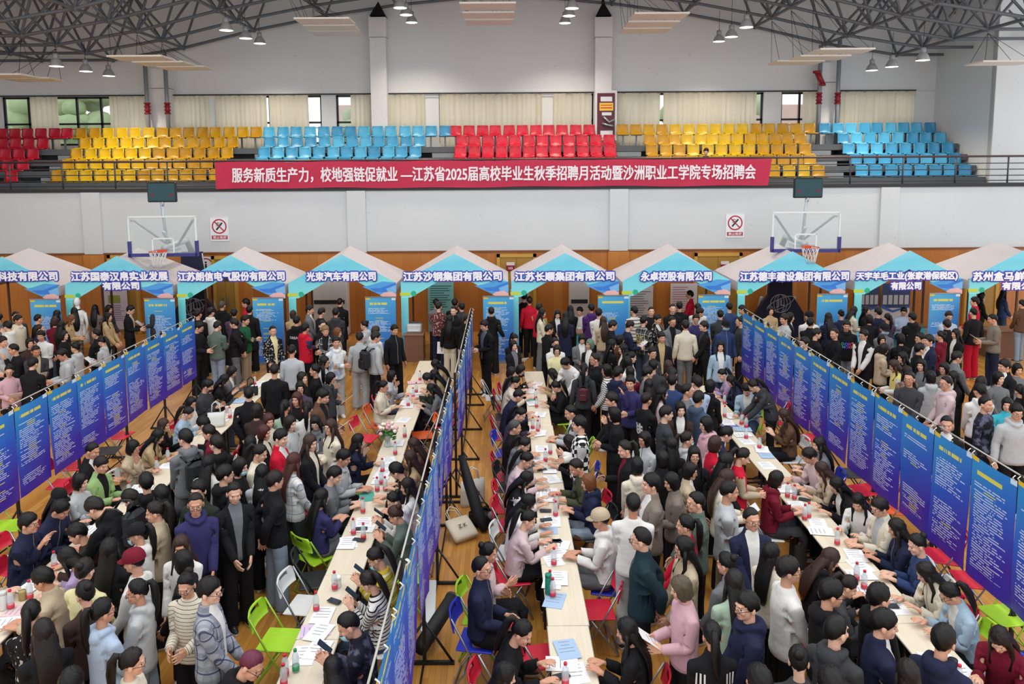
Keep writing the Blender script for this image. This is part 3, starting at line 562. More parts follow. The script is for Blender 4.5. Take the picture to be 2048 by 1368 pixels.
def cabinet(px0,px1,pyt,Y,lab,h=None):
    p=PY((px0+px1)/2,pyt,Y); w=(px1-px0)*Y/FPX; o=tag(empty('air_conditioner',(p.x,Y,0)),lab,'air conditioner'); z=h or p.z; b=B(); b.box((0,.2,z/2),(w,.4,z),bev=.03); b.obj('body',mat('#d6d6d4',.5),o); b=B(); b.bb(-w*.42,w*.42,-.012,0,z*.55,z*.62); b.obj('outlet',mat('#2c2d30',.5),o); b=B()
    for j in range(6): b.bb(-w*.42,w*.42,-.01,0,z*.1+j*.06,z*.1+j*.06+.02)
    b.obj('grille',mat('#b8b8b6',.5),o)
cabinet(620,694,556,24.05,'tall white floor air conditioner inside the fourth tent'); cabinet(1139,1179,556,24.05,'tall white floor air conditioner inside the sixth tent'); cabinet(1021,1058,612,23.5,'low white cabinet unit left of the sixth tent',1.5)
def desk(px,Y,w,lab,col='#7d5a48',yaw=0):
    p=PY(px,640,Y); o=tag(empty('booth_desk',(p.x,Y,0),yaw),lab,'desk'); b=B(); b.box((0,0,.76),(w,.6,.04)); b.obj('desktop',mat('#9a7660',.4),o); b=B(); b.bb(-w/2+.02,w/2-.02,-.27,-.24,0,.74); b.obj('front_panel',mat(col,.45),o); b=B(); b.bb(-w/2+.02,-w/2+.05,-.24,.28,0,.74); b.bb(w/2-.05,w/2-.02,-.24,.28,0,.74); b.obj('side_panel',mat(col,.45),o); return p
p=desk(829,20.95,.55,'brown booth desk with a white machine beside the fourth tent'); desk(2002,20.95,1.0,'brown booth desk beneath the tenth tent'); desk(1165,20.95,1.6,'teal fronted booth desk beneath the sixth tent','#4fb4c0'); desk(1795,21.6,1.4,'pale teal booth desk beneath the ninth tent','#62b8c8'); desk(1330,21.5,1.3,'blue fronted booth desk beneath the seventh tent','#5a93c4')
o=tag(empty('printer',(p.x,20.95,.78)),'white desktop printer on the brown desk beside the fourth tent','printer'); b=B(); b.box((0,0,.12),(.4,.34,.24),bev=.03); b.obj('body',mat('#cfd1d2',.5),o); b=B(); b.bb(-.16,.16,-.22,-.12,.06,.08); b.obj('paper_tray',mat('#e2e4e6',.5),o); b=B(); b.box((0,.06,.25),(.38,.2,.02)); b.obj('lid',mat('#5a5d61',.5),o)
# mannequin in a white dress at the second tent
o=tag(empty('dress_mannequin',(PY(157,640,20.6).x,20.6,0)),'white shop mannequin wearing a white sleeveless dress with black collar','mannequin'); MW=mat('#e3e3e2',.35)
b=B(); b.tube([(0,0,.95),(0,0,1.2),(0,0,1.38),(0,0,1.45),(0,0,1.56)],[.13,.105,.14,.06,.05],12); b.ell((0,-.01,1.66),(.075,.095,.12)); b.tube([(.17,0,1.38),(.22,0,1.1),(.2,-.06,.85)],[.045,.035,.025],8); b.tube([(-.17,0,1.38),(-.22,0,1.1),(-.2,-.06,.85)],[.045,.035,.025],8); b.tube([(0,0,0),(0,0,1.0)],.02,6); b.lathe((0,0,0),[(.2,0),(.2,.02)],16); b.obj('body_form',MW,o); o.scale=(1.05,1.05,1.05)
b=B(); b.tube([(0,0,.6),(0,0,.9),(0,0,1.12),(0,0,1.3),(0,0,1.4),(0,0,1.45)],[.27,.2,.125,.165,.16,.075],16); b.obj('dress',mat('#eceae6',.8),o); b=B(); b.tube([(0,0,1.435),(0,0,1.475)],[.09,.066],14); b.obj('collar',mat('#25252a',.7),o)
# ---------------------------------------------------------------- people: one rest-pose template per garment, posed by linear blend skinning
NB=17; PEL,SPI,CHE,NEC,HEA,UAL,FAL,HAL,UAR,FAR,HAR,THL,SHL,FTL,THR,SHR,FTR=range(17)
AD=R(21); sa,ca=math.sin(AD),math.cos(AD); UA,FA=.275,.245
J=np.zeros((NB,3)); J[PEL]=(0,0,.93); J[SPI]=(0,.01,1.02); J[CHE]=(0,.01,1.2); J[NEC]=(0,.012,1.43); J[HEA]=(0,.0,1.5)
for s,(u,f,h,t,k,a) in ((1,(UAL,FAL,HAL,THL,SHL,FTL)),(-1,(UAR,FAR,HAR,THR,SHR,FTR))):
    J[u]=(s*.165,.01,1.362); J[f]=J[u]+np.array((s*sa,0,-ca))*UA; J[h]=J[f]+np.array((s*sa,0,-ca))*FA; J[t]=(s*.088,0,.9); J[k]=(s*.095,-.005,.49); J[a]=(s*.095,.012,.085)
class T:
    """template parts: lofted limbs with bone weights, fused into one surface by a voxel remesh"""
    def __init__(s): s.b=B(); s.w=[]
    def W(s,fn):
        n0=len(s.w)
        for p in s.b.v[n0:]: s.w.append(fn(p))
    def tube(s,pts,rr,fn,n=14): s.b.tube(pts,rr,n); s.W(fn)
    def flat(s,secs,fn,n=20):
        """stack of ellipses: (x,y,z,rx,ry)"""
        V=[];F=[]
        for (x,y,z,rx,ry) in secs:
            for k in range(n): a=2*math.pi*k/n; V.append((x+rx*math.cos(a),y+ry*math.sin(a),z))
        m=len(secs); F=[(i*n+k,i*n+(k+1)%n,(i+1)*n+(k+1)%n,(i+1)*n+k) for i in range(m-1) for k in range(n)]+[tuple(range(n-1,-1,-1)),tuple(range((m-1)*n,m*n))]
        s.b.add(V,F,0,True); s.W(fn)
    def ell(s,c,r,fn,nu=16,nv=10): s.b.ell(c,r,nu,nv); s.W(fn)
def onehot(*ps):
    w=np.zeros(NB)
    for i,v in ps: w[i]+=v
    return w/w.sum()
def sst(a,b,x): t=min(1,max(0,(x-a)/(b-a))); return t*t*(3-2*t)
def w_trunk(p):
    z=p[2]; a=sst(.95,1.1,z); c=sst(1.1,1.3,z); n=sst(1.40,1.47,z); h=sst(1.47,1.53,z)
    return onehot((PEL,1-a),(SPI,a*(1-c)),(CHE,a*c*(1-n)),(NEC,n*(1-h)),(HEA,h))
def w_head(p): h=sst(1.44,1.52,p[2]); return onehot((NEC,1-h),(HEA,h+1e-6))
def w_arm(s):
    u,f,h=(UAL,FAL,HAL) if s>0 else (UAR,FAR,HAR); d=np.array((s*sa,0,-ca))
    def fn(p):
        t=float(np.dot(np.array(p)-J[u],d)); c=1-sst(-.06,.06,t); e=sst(UA-.05,UA+.05,t); q=sst(UA+FA-.03,UA+FA+.015,t)
        return onehot((CHE,c),(u,(1-c)*(1-e)),(f,(1-c)*e*(1-q)),(h,q*(1-c)+1e-9))
    return fn
def w_leg(s):
    t,k,a=(THL,SHL,FTL) if s>0 else (THR,SHR,FTR)
    def fn(p): z=p[2]; q=sst(.82,.98,z); e=1-sst(.43,.55,z); g=1-sst(.06,.13,z); return onehot((PEL,q),(t,(1-q)*(1-e)+1e-9),(k,(1-q)*e*(1-g)),(a,g))
    return fn
def arm_pts(s,ts): d=np.array((s*sa,0,-ca)); u=J[UAL if s>0 else UAR]; return [tuple(u+d*t) for t in ts]
def remesh(tp,vox,keep=None,ratio=1.0,smooth=2,sf=.5):
    me=tp.b.mesh('tmp'); o=bpy.data.objects.new('tmp',me); COL.objects.link(o)
    m=o.modifiers.new('r','REMESH'); m.mode='VOXEL'; m.voxel_size=vox; m.use_smooth_shade=True
    m=o.modifiers.new('s','SMOOTH'); m.iterations=smooth; m.factor=sf
    dg=bpy.context.evaluated_depsgraph_get(); ev=bpy.data.meshes.new_from_object(o.evaluated_get(dg)); bpy.data.objects.remove(o); bpy.data.meshes.remove(me)
    if ratio<1:
        o=bpy.data.objects.new('tmp',ev); COL.objects.link(o); m=o.modifiers.new('d','DECIMATE'); m.ratio=ratio
        if keep:
            g=o.vertex_groups.new(name='k')
            for v in ev.vertices: g.add([v.index],keep(v.co),'REPLACE')
            m.vertex_group='k'; m.vertex_group_factor=1.0; m.invert_vertex_group=False
        dg=bpy.context.evaluated_depsgraph_get(); e2=bpy.data.meshes.new_from_object(o.evaluated_get(dg)); bpy.data.objects.remove(o); bpy.data.meshes.remove(ev); ev=e2
    ev.materials.clear(); return fin(ev,np.array(tp.b.v),np.array(tp.w))
def fin(ev,sv,sw):
    n=len(ev.vertices); v=np.empty(n*3,'f'); ev.vertices.foreach_get('co',v); v=v.reshape(-1,3).astype(float); w=np.zeros((n,NB))
    for i in range(0,n,1000):
        d=((v[i:i+1000,None,:]-sv[None])**2).sum(2); ix=np.argpartition(d,5,1)[:,:5]; dd=np.take_along_axis(d,ix,1); k=1/(dd+1e-5); k/=k.sum(1,keepdims=True); w[i:i+1000]=(sw[ix]*k[:,:,None]).sum(1)
    ev.polygons.foreach_set('use_smooth',[True]*len(ev.polygons))
    a=ev.attributes.new('rest','FLOAT_VECTOR','POINT'); a.data.foreach_set('vector',v.astype('f').ravel())
    return dict(me=ev,v=v,w=w)
def set_mi(t,fn,n):
    me=t['me']; v=t['v']; mi=[fn(np.mean(v[list(p.vertices)],0)) for p in me.polygons]; me.polygons.foreach_set('material_index',mi)
    for _ in range(n): me.materials.append(None)
HC=np.array((0,.004,1.605)) # centre of the skull
def make_body(vox,ratio):
    t=T()
    t.flat([(0,0,.86,.10,.07),(0,0,.95,.125,.085),(0,0,1.08,.105,.075),(0,.005,1.22,.125,.085),(0,.01,1.32,.13,.08),(0,.012,1.38,.095,.06),(0,.014,1.43,.052,.05),(0,.014,1.47,.045,.048),(0,.012,1.53,.045,.048)],w_trunk)
    t.ell((0,.012,1.62),(.074,.093,.088),w_head,20,14); t.ell((0,-.022,1.56),(.061,.068,.082),w_head); t.ell((0,-.055,1.515),(.036,.036,.03),w_head)
    t.ell((0,-.093,1.565),(.013,.02,.011),w_head,8,6); t.tube([(0,-.08,1.605),(0,-.1,1.57)],[.008,.012],w_head,8); t.ell((0,-.083,1.53),(.024,.011,.009),w_head,8,6); t.ell((0,-.078,1.617),(.05,.014,.012),w_head,10,6)
    for s in (1,-1):
        t.ell((s*.076,.012,1.575),(.011,.022,.032),w_head,8,6); t.ell((s*.038,-.062,1.565),(.024,.02,.022),w_head,8,6)
        wa=w_arm(s); t.tube([(s*.08,.01,1.33)]+arm_pts(s,(.03,.1,.26,.34,.5,.53)),[.03,.03,.024,.017,.017,.023,.024],wa)
        d=np.array((s*sa,0,-ca)); q=np.array((0,-1,0.)) # palm spreads along y: thumb forward
        wr=J[HAL if s>0 else HAR]; inn=np.array((-s*ca,0,-sa))
        P_=lambda a,b_,c_: tuple(wr+d*a+q*b_+inn*c_)
        for b_ in (-.022,0,.022): t.tube([P_(-.01,b_*.6,0),P_(.035,b_,.002),P_(.085,b_*1.15,.006)],[.016,.0155,.0135],wa,10)
        for b_,L in ((.034,.07),(.012,.08),(-.012,.075),(-.034,.058)): t.tube([P_(.08,b_,.006),P_(.08+L*.45,b_*1.2,.014),P_(.08+L*.8,b_*1.25,.03),P_(.08+L*.95,b_*1.25,.045)],[.0105,.0095,.0085,.007],wa,8)
        t.tube([P_(.015,.025,.004),P_(.045,.052,.012),P_(.08,.062,.024),P_(.1,.06,.032)],[.014,.012,.0105,.008],wa,8)
        t.tube([(s*.085,0,.93),(s*.09,-.005,.7),(s*.095,-.01,.49),(s*.095,.012,.3),(s*.095,.012,.07)],[.07,.068,.048,.045,.032],w_leg(s)); t.tube([(s*.095,.05,.06),(s*.095,-.02,.05),(s*.1,-.11,.035)],[.03,.035,.03],w_leg(s))
    def keep(c): return 1.0 if c.z<1.45 and not (abs(c.x)>.325 and c.z<.92) else 0.12
    b=remesh(t,vox,keep,ratio,2,.45)
    set_mi(b,lambda c:0,1); return b
def make_top(kind,ratio,vox=.0135):
    t=T(); hem={'L':.58}.get(kind,.83); k=1.0
    sec=[(0,0,hem,.178,.135),(0,0,hem+.06,.183,.138)] if kind!='L' else [(0,0,.58,.2,.15),(0,0,.75,.19,.145)]
    t.flat(sec+[(0,0,.98,.17,.128),(0,.003,1.12,.168,.125),(0,.006,1.25,.178,.13),(0,.01,1.33,.18,.114),(0,.012,1.38,.15,.092),(0,.014,1.42,.1,.08),(0,.012,1.45,.075,.073)],w_trunk,24)
    for s in (1,-1): t.tube([(s*.085,.01,1.335),(s*.13,.01,1.347)]+arm_pts(s,(.025,.08,.2,.29,.4,.49,.535)),[.058,.06,.065,.067,.061,.06,.055,.05,.044],w_arm(s))
    if kind=='H':
        ch=lambda p: onehot((CHE,.6),(NEC,.4)); t.ell((0,.095,1.41),(.1,.06,.075),ch); t.tube([(-.07,.08,1.44),(-.08,.0,1.45),(-.045,-.07,1.42),(0,-.085,1.40),(.045,-.07,1.42),(.08,0,1.45),(.07,.08,1.44)],[.045,.034,.027,.024,.027,.034,.045],ch,8); t.ell((0,.11,1.34),(.065,.035,.06),ch)
    if kind in 'ZJL':
        nw=lambda p: onehot((CHE,.5),(NEC,.5)); t.flat([(0,.012,1.40,.1,.09),(0,.012,1.45,.078,.076),(0,.012,1.485,.07,.07)],nw)
    r=remesh(t,vox,None,ratio,2,.5)
    def mi(c):
        x,y,z=c
        if kind in 'SH' and abs(x)>.36 and z<1.0: return 0
        return 0
    AW=r['w'][:,[UAL,FAL,HAL,UAR,FAR,HAR]].sum(1)
    me=r['me']; out=[]
    for p_ in me.polygons: vv=list(p_.vertices); out.append(2 if AW[vv].mean()>.55 else mi(np.mean(r['v'][vv],0)))
    me.polygons.foreach_set('material_index',out); [me.materials.append(None) for _ in range(3)]; return r
def make_legs(ratio,wide=0):
    t=T(); t.flat([(0,.0,.86,.14,.1),(0,0,.92,.158,.112),(0,0,1.0,.14,.1)],w_trunk)
    for s in (1,-1): t.tube([(s*.082,.0,.93),(s*.09,-.003,.8),(s*.095,-.006,.49),(s*.098,.008,.25),(s*.098,.008,.045)],[.09,.093,.07+wide*.012,.066+wide*.02,.068+wide*.025],w_leg(s))
    r=remesh(t,.017,None,ratio,2,.5); set_mi(r,lambda c:0,1); return r
def make_shoe(s):
    t=T(); w=w_leg(s); x=s*.098; one=lambda p: onehot((FTL if s>0 else FTR,1)); V=[]
    t.flat([(x,-.045,0,.044,.135),(x,-.045,.028,.046,.137),(x,-.035,.05,.042,.115),(x,-.005,.075,.036,.075),(x,.02,.11,.034,.045)],one,14)
    me=t.b.mesh('shoe'); r=fin(me,np.array(t.b.v),np.array(t.w)); set_mi(r,lambda c: 1 if c[2]<.02 else 0,2); return r
# ---- hair: a closed shell that follows the skull and dives inside it below the hairline
def make_hair(kind):
    b=B(); nu,nv=28,18; V=[];F=[]; q=random.Random(3)
    def line(az): # lowest elevation with hair at azimuth az (0 front .. pi back)
        d=math.degrees(az)
        pts={'m':((0,19),(35,14),(52,4),(68,-14),(84,-24),(97,-10),(112,-22),(135,-46),(180,-58)),'n':((0,33),(40,30),(60,14),(85,-12),(108,-14),(135,-38),(180,-50)),'b':((0,20),(32,12),(48,-20),(60,-62),(90,-72),(180,-66)),'o':((0,34),(38,30),(58,12),(80,-10),(110,-14),(150,-38),(180,-46))}[kind]
        for (a,e),(a2,e2) in zip(pts,pts[1:]):
            if d<=a2: return e+(e2-e)*(d-a)/(a2-a)
        return pts[-1][1]
    rad=np.array((.086,.107,.115) if kind!='n' else (.081,.1025,.108))
    if kind=='b': rad=np.array((.09,.108,.114))
    for j in range(nv+1):
        el=-math.pi/2+math.pi*j/nv
        for i in range(nu):
            az=2*math.pi*i/nu; aa=min(az,2*math.pi-az); e=math.degrees(el); th=sst(-7,4,e-line(aa)); n=1+(.035*math.sin(az*7+j*1.3)+.02*q.uniform(-1,1))*(1 if kind!='n' else .3)
            d=np.array((math.sin(az)*math.cos(el),-math.cos(az)*math.cos(el),math.sin(el)))
            stretch=.935+.065*sst(-4,34,e-line(aa))
            if kind=='b' and e<-10 and aa>.85: stretch=1+.28*sst(10,60,-e)
            ro=rad*n*stretch; ri=np.array((.05,.055,.062)); p=HC+d*(ro*th+ri*(1-th))+np.array((0,.004,.004)); V.append(tuple(p))
    F=[(j*nu+i,j*nu+(i+1)%nu,(j+1)*nu+(i+1)%nu,(j+1)*nu+i) for j in range(nv) for i in range(nu)]; b.add(V,F,0,True); return b
def hair_tpl(kind):
    base={'m':'m','n':'n','b':'b','l':'b','w':'b','y':'o','u':'o'}[kind]; b=make_hair(base); w=[onehot((HEA,1))]*len(b.v)
    t=T(); t.b=b; t.w=list(w)
    def wl(p): a=sst(1.30,1.52,p[2]); return onehot((CHE,1-a+1e-6),(HEA,a))
    if kind in 'lw':
        n=18; k=1.25 if kind=='w' else 1.0
        t.flat([(0,.13,1.07,.03*k,.012),(0,.155,1.13,.07*k,.022*k),(0,.162,1.25,.09*k,.026*k),(0,.14,1.36,.098*k,.036),(0,.085,1.46,.095,.05),(0,.045,1.56,.09,.066),(0,.02,1.66,.07,.07)],wl,n)
        for s in (1,-1): t.tube([(s*.075,-.005,1.60),(s*.086,-.022,1.5),(s*.09,-.04,1.40),(s*.085,-.1,1.3)],[.02,.024,.022,.012],wl,8)
    if kind=='y':
        t.ell((0,.105,1.65),(.026,.028,.028),lambda p:onehot((HEA,1)),8,6); t.tube([(0,.1,1.655),(0,.145,1.66),(0,.165,1.6),(0,.16,1.5),(0,.155,1.38),(0,.15,1.28)],[.02,.03,.04,.042,.032,.006],wl,10)
    if kind=='u': t.ell((0,.1,1.67),(.045,.04,.042),lambda p:onehot((HEA,1)),12,8)
    me=t.b.mesh('hair'); r=fin(me,np.array(t.b.v),np.array(t.w)); set_mi(r,lambda c:0,1); return r
def rigid(b,bone,n):
    me=b.mesh('part'); r=fin(me,np.array(b.v),np.array([onehot((bone,1))]*len(b.v))); [me.materials.append(None) for _ in range(n)]; return r
def glasses_b():
    b=B()
    for s in (1,-1): b.tube([(s*.033+.021*math.cos(a*math.pi/6),-.101-.002*math.sin(a),1.586+.017*math.sin(a*math.pi/6)) for a in range(13)],.0022,4); b.tube([(s*.054,-.098,1.59),(s*.079,-.01,1.588),(s*.08,.02,1.58)],.0022,4)
    b.tube([(-.012,-.106,1.588),(.012,-.106,1.588)],.0022,4); return b
def cap_b():
    b=B(); V=[];F=[]; n=20
    prof=[(1.0,.0),(1.0,.03),(.93,.065),(.75,.098),(.45,.118),(.0,.126)]
    for r,z in prof:
        for k in range(n): a=2*math.pi*k/n; V.append((.094*r*math.cos(a),.012+.112*r*math.sin(a),1.608+z*.9))
    F=[(i*n+k,i*n+(k+1)%n,(i+1)*n+(k+1)%n,(i+1)*n+k) for i in range(5) for k in range(n)]; b.add(V,F,0,True)
    V=[];m=10
    for j,(ry) in enumerate((0,1)):
        for dz in (0,-.006):
            for k in range(m+1): a=-math.pi*.86+math.pi*.72*k/m; V.append((.09*math.cos(a)*(1+.05*ry),.012+.105*math.sin(a)-ry*.075*abs(math.sin(a))**1.2,1.625+dz-.018*ry))
    q=m+1; F=[(k,k+1,2*q+k+1,2*q+k) for k in range(m)]+[(q+k,3*q+k,3*q+k+1,q+k+1) for k in range(m)]+[(2*q+k,2*q+k+1,3*q+k+1,3*q+k) for k in range(m)]; b.add(V,F,0,True); b.ell((0,.012,1.722),(.01,.01,.006),6,4); return b
def mask_b():
    b=B(); V=[];F=[]; m=10; h=6
    for j in range(h+1):
        for k in range(m+1): u=k/m*2-1; f=j/h; a=u*1.25; rr=.070+.012*math.sin(math.pi*f); V.append((rr*math.sin(a)*.98,-.022-(.088+.006*math.sin(math.pi*f)-.028*(1-f)*(1-f))*math.cos(a*.95),1.492+.078*f-.02*abs(u)*(f-.5)))
    F=[(j*(m+1)+k,j*(m+1)+k+1,(j+1)*(m+1)+k+1,(j+1)*(m+1)+k) for j in range(h) for k in range(m)]; b.add(V,F,0,True)
    for s in (1,-1): b.tube([(s*.064,-.04,1.55),(s*.078,.0,1.58),(s*.08,.015,1.56)],.002,4)
    return b
TP={}
TP['body1']=make_body(.0072,.36); TP['body0']=make_body(.010,.45)
for k in 'SHZJL': TP['top1'+k]=make_top(k,.55); TP['top0'+k]=make_top(k,.5,.019)
for w_ in (0,1): TP['legs%d'%w_]=make_legs(.5,w_)
TP['shoeL']=make_shoe(1); TP['shoeR']=make_shoe(-1)
for k in 'mnblwyu': TP['hair'+k]=hair_tpl(k)
TP['glasses']=rigid(glasses_b(),HEA,1); TP['cap']=rigid(cap_b(),HEA,1); TP['mask']=rigid(mask_b(),HEA,1)
print('templates',{k:len(t['me'].polygons) for k,t in TP.items()})
# ---- pose
def rx(a): c,s=math.cos(a),math.sin(a); return np.array(((1,0,0),(0,c,-s),(0,s,c)))
def rz(a): c,s=math.cos(a),math.sin(a); return np.array(((c,-s,0),(s,c,0),(0,0,1)))
def between(a,b): return np.array(Vector(a).rotation_difference(Vector(b)).to_matrix())
class Pose(dict): pass
def solve(sit,lean,pitch,yaw,wl,wr_,step=0.0,el=(.16,.62),palm=False):
    """bone transforms (R,t) with x -> R x + t, in the person's own frame"""
    Rm=[None]*NB; tm=[None]*NB
    def setb(b,Rg,jpos): Rm[b]=Rg; tm[b]=jpos-Rg@J[b]
    at=lambda b,k: Rm[b]@J[k]+tm[b]
    off=np.array((0,0,-.37 if sit else 0)); setb(PEL,rx(lean*.15),J[PEL]+off); setb(SPI,rx(lean*.6),at(PEL,SPI)); setb(CHE,rx(lean),at(SPI,CHE)); setb(NEC,rx(lean*.8+pitch*.4)@rz(yaw*.4),at(CHE,NEC)); setb(HEA,rz(yaw*.0)@rx(lean*.35+pitch)@rz(yaw),at(NEC,HEA))
    for s,(u,f,h,w) in ((1,(UAL,FAL,HAL,wl)),(-1,(UAR,FAR,HAR,wr_))):
        sh=at(CHE,u); w=np.array(w,float); d=w-sh; L=np.linalg.norm(d); mx=(UA+FA)*.985
        if L>mx: d*=mx/L; w=sh+d; L=mx
        if L<.12: d*=.12/L; w=sh+d; L=.12
        a=(UA*UA-FA*FA+L*L)/(2*L); hh=math.sqrt(max(0,UA*UA-a*a)); dn=d/L; pole=np.array((s*el[0],el[1],-.7)); pole=pole-dn*pole.dot(dn); pole/=np.linalg.norm(pole)+1e-9
        e=sh+dn*a+pole*hh; rd=np.array((s*sa,0,-ca)); setb(u,between(rd,(e-sh)/UA),sh); d2=(w-e)/np.linalg.norm(w-e); Rf=between(rd,d2); setb(f,Rf,e); Rh=Rf
        if palm: # turn the palm to face down
            nn=Rf@np.array((-s*ca,0,-sa)); tg=np.array((0,0,-1.0)); tg=tg-d2*tg.dot(d2); tg/=np.linalg.norm(tg)+1e-9; an=math.atan2(np.dot(np.cross(nn,tg),d2),np.dot(nn,tg)); an=max(-1.3,min(1.3,an)); Rh=np.array(Matrix.Rotation(an,3,Vector(d2)))@Rf; setb(f,np.array(Matrix.Rotation(an*.5,3,Vector(d2)))@Rf,e)
        setb(h,Rh,w)
    for s,(t,k,a) in ((1,(THL,SHL,FTL)),(-1,(THR,SHR,FTR))):
        hp=at(PEL,t); L1,L2=.41,.405
        if sit: td=np.array((s*.14,-.98,-.04)); sd=np.array((s*-.04,.10*step if step else .02,-1.0))
        else: td=np.array((s*.017,-.01-s*step,-1.0)); sd=np.array((0,.035+.12*abs(step) if s*step<0 else .03,-1.0))
        td/=np.linalg.norm(td); sd/=np.linalg.norm(sd); r0=(J[k]-J[t])/np.linalg.norm(J[k]-J[t]); setb(t,between(r0,td),hp); kp=at(t,k); r1=(J[a]-J[k])/np.linalg.norm(J[a]-J[k]); setb(k,between(r1,sd),kp); setb(a,rz(0.0),at(k,a)); tm[a]=at(k,a)-J[a]
    return np.array(Rm),np.array(tm)
POSES={ # sit, lean, head pitch, left wrist, right wrist, elbow pole
'p':(0,0,6,(.10,-.22,.90),(-.10,-.22,.90)),'s':(0,0,5,(.25,-.03,.83),(-.25,-.03,.83)),'h':(0,2,20,(.10,-.27,1.07),(-.10,-.27,1.07)),'c':(0,0,8,(-.08,-.20,1.14),(.08,-.235,1.12)),'k':(0,2,10,(.05,-.235,1.10),(-.05,-.17,1.40)),
'b':(0,0,4,(.07,.17,.92),(-.07,.17,.92)),'g':(0,38,22,(.13,-.52,.84),(-.13,-.52,.84)),'v':(0,0,12,(.25,-.03,.83),(-.12,-.28,1.14)),'j':(0,0,4,(.20,-.14,.90),(-.20,-.14,.90)),'a':(0,0,2,(.30,.02,.98),(-.30,.02,.98)),
't':(1,20,24,(.14,-.37,.795),(-.12,-.40,.795)),'l':(1,3,4,(.10,-.28,.66),(-.10,-.28,.66)),'m':(1,8,26,(.06,-.30,.88),(-.06,-.30,.88)),'q':(1,12,6,(.10,-.36,.795),(-.07,-.2,1.02)),'r':(1,7,14,(.07,-.33,.795),(-.09,-.31,.795))}
def skin_mesh(tp,RT,sc,zsq=None):
    Rm,tm=RT; v=tp['v']
    if zsq: v=v.copy(); m=v[:,2]<.93; v[m,2]=.93-(.93-v[m,2])*zsq
    A=np.einsum('nb,bij->nij',tp['w'],Rm,optimize=True); tt=tp['w']@tm; return (np.einsum('nij,nj->ni',A,v)+tt)*sc
def put(tp,RT,sc,name,mats,parent=None,zsq=None):
    me=tp['me'].copy(); me.name=name; me.vertices.foreach_set('co',skin_mesh(tp,RT,sc,zsq).astype('f').ravel()); me.update()
    for i,m in enumerate(mats): me.materials[i]=m
    o=bpy.data.objects.new(name,me); COL.objects.link(o)
    if parent is not None: o.parent=parent
    return o
# ---- cloth, skin, hair
COLR=dict(blk='#17171a',char='#3a3b3f',gry='#6d7074',lgry='#b3b6b8',wht='#dcdad6',crm='#d8cfbb',bge='#b8a78d',tan='#b39a72',tau='#7d7268',brn='#5d4433',dbr='#3a2b26',nvy='#20253f',blu='#33456f',lbl='#a8b9cf',den='#9db4c6',jns='#3f4d63',lj='#8b98a8',grn='#1f5a3c',sage='#5b6a60',olv='#4a4d38',lgr='#8fae72',mint='#a9c0aa',pnk='#c79fa8',lpk='#cdb6b8',red='#c01832',mar='#6e1528',pur='#4b2b6b',plm='#4b3d52',ind='#33305c',lil='#a993b8',yel='#d7c878',lyl='#d8d2a0',cyan='#3fb3c4',teal='#1c3038',khk='#a3937c',dgn='#2c332b')
CNAME=dict(blk='black',char='charcoal',gry='grey',lgry='light grey',wht='white',crm='cream',bge='beige',tan='tan',tau='taupe',brn='brown',dbr='dark brown',nvy='navy',blu='blue',lbl='pale blue',den='light denim',jns='dark blue',lj='grey-blue',grn='green',sage='grey-green',olv='olive',lgr='light green',mint='mint green',pnk='pink',lpk='pale pink',red='red',mar='maroon',pur='purple',plm='plum',ind='indigo',lil='lilac',yel='yellow',lyl='pale yellow',cyan='cyan',teal='dark teal',khk='khaki',dgn='dark olive',pldw='white plaid',pldb='grey-blue plaid',pldk='black-white plaid',pldn='brown plaid',strp='black-striped white',stry='yellow striped',strc='thin-striped cream',strw='white striped',chk='black-white checkered',tie='white tie-dyed',camo='dark patterned',flor='maroon patterned',blkp='black patterned')
CM={}
def cloth(c,inner=None,zipper=False):
    key=(c,inner,zipper)
    if key in CM: return CM[key]
    t=NT('cloth_'+c); rc=t.attr('rest'); x,y,z=t.sep(rc); n=t.noise(rc,9,3); n2=t.noise(rc,60,2)
    col=clothcol(t,c,rc,x,y,z); ax=t.f('ABSOLUTE',x)
    if inner:
        k=t.f('ADD',.026,t.f('MULTIPLY',t.f('MAXIMUM',t.f('SUBTRACT',z,1.02),0.0),.115)); m=t.f('MULTIPLY',t.f('LESS_THAN',ax,k),t.f('MULTIPLY',t.f('LESS_THAN',y,-.02),t.f('GREATER_THAN',z,.8))); m=t.f('MAXIMUM',m,t.f('MULTIPLY',t.f('MULTIPLY',t.f('GREATER_THAN',z,1.43),t.f('LESS_THAN',ax,.07)),t.f('LESS_THAN',y,-.02))); col=t.mix(m,col,clothcol(t,inner,rc,x,y,z))
    if zipper: col=t.mix(t.f('MULTIPLY',t.f('MULTIPLY',t.f('LESS_THAN',ax,.007),t.f('LESS_THAN',y,-.02)),.7),col,lin('#8a8b8e') if sum(lin(COLR.get(c,'#888888'))[:3])<.5 else lin('#3c3c40'))
    rib=t.f('MULTIPLY',t.f('LESS_THAN',z,.872),t.f('GREATER_THAN',z,.70)); rib=t.f('MULTIPLY',rib,t.f('LESS_THAN',ax,.21)); col=t.mix(t.f('MULTIPLY',rib,.18 if c in COLR else 0.0),col,(0,0,0,1))
    col=t.mix(t.f('MULTIPLY',n2,.16),col,(0,0,0,1)); t.bump(t.f('ADD',t.f('MULTIPLY',n,1.0),t.f('MULTIPLY',n2,.06)),.38,.03); CM[key]=t.set(col,.85,spec=.2); return CM[key]
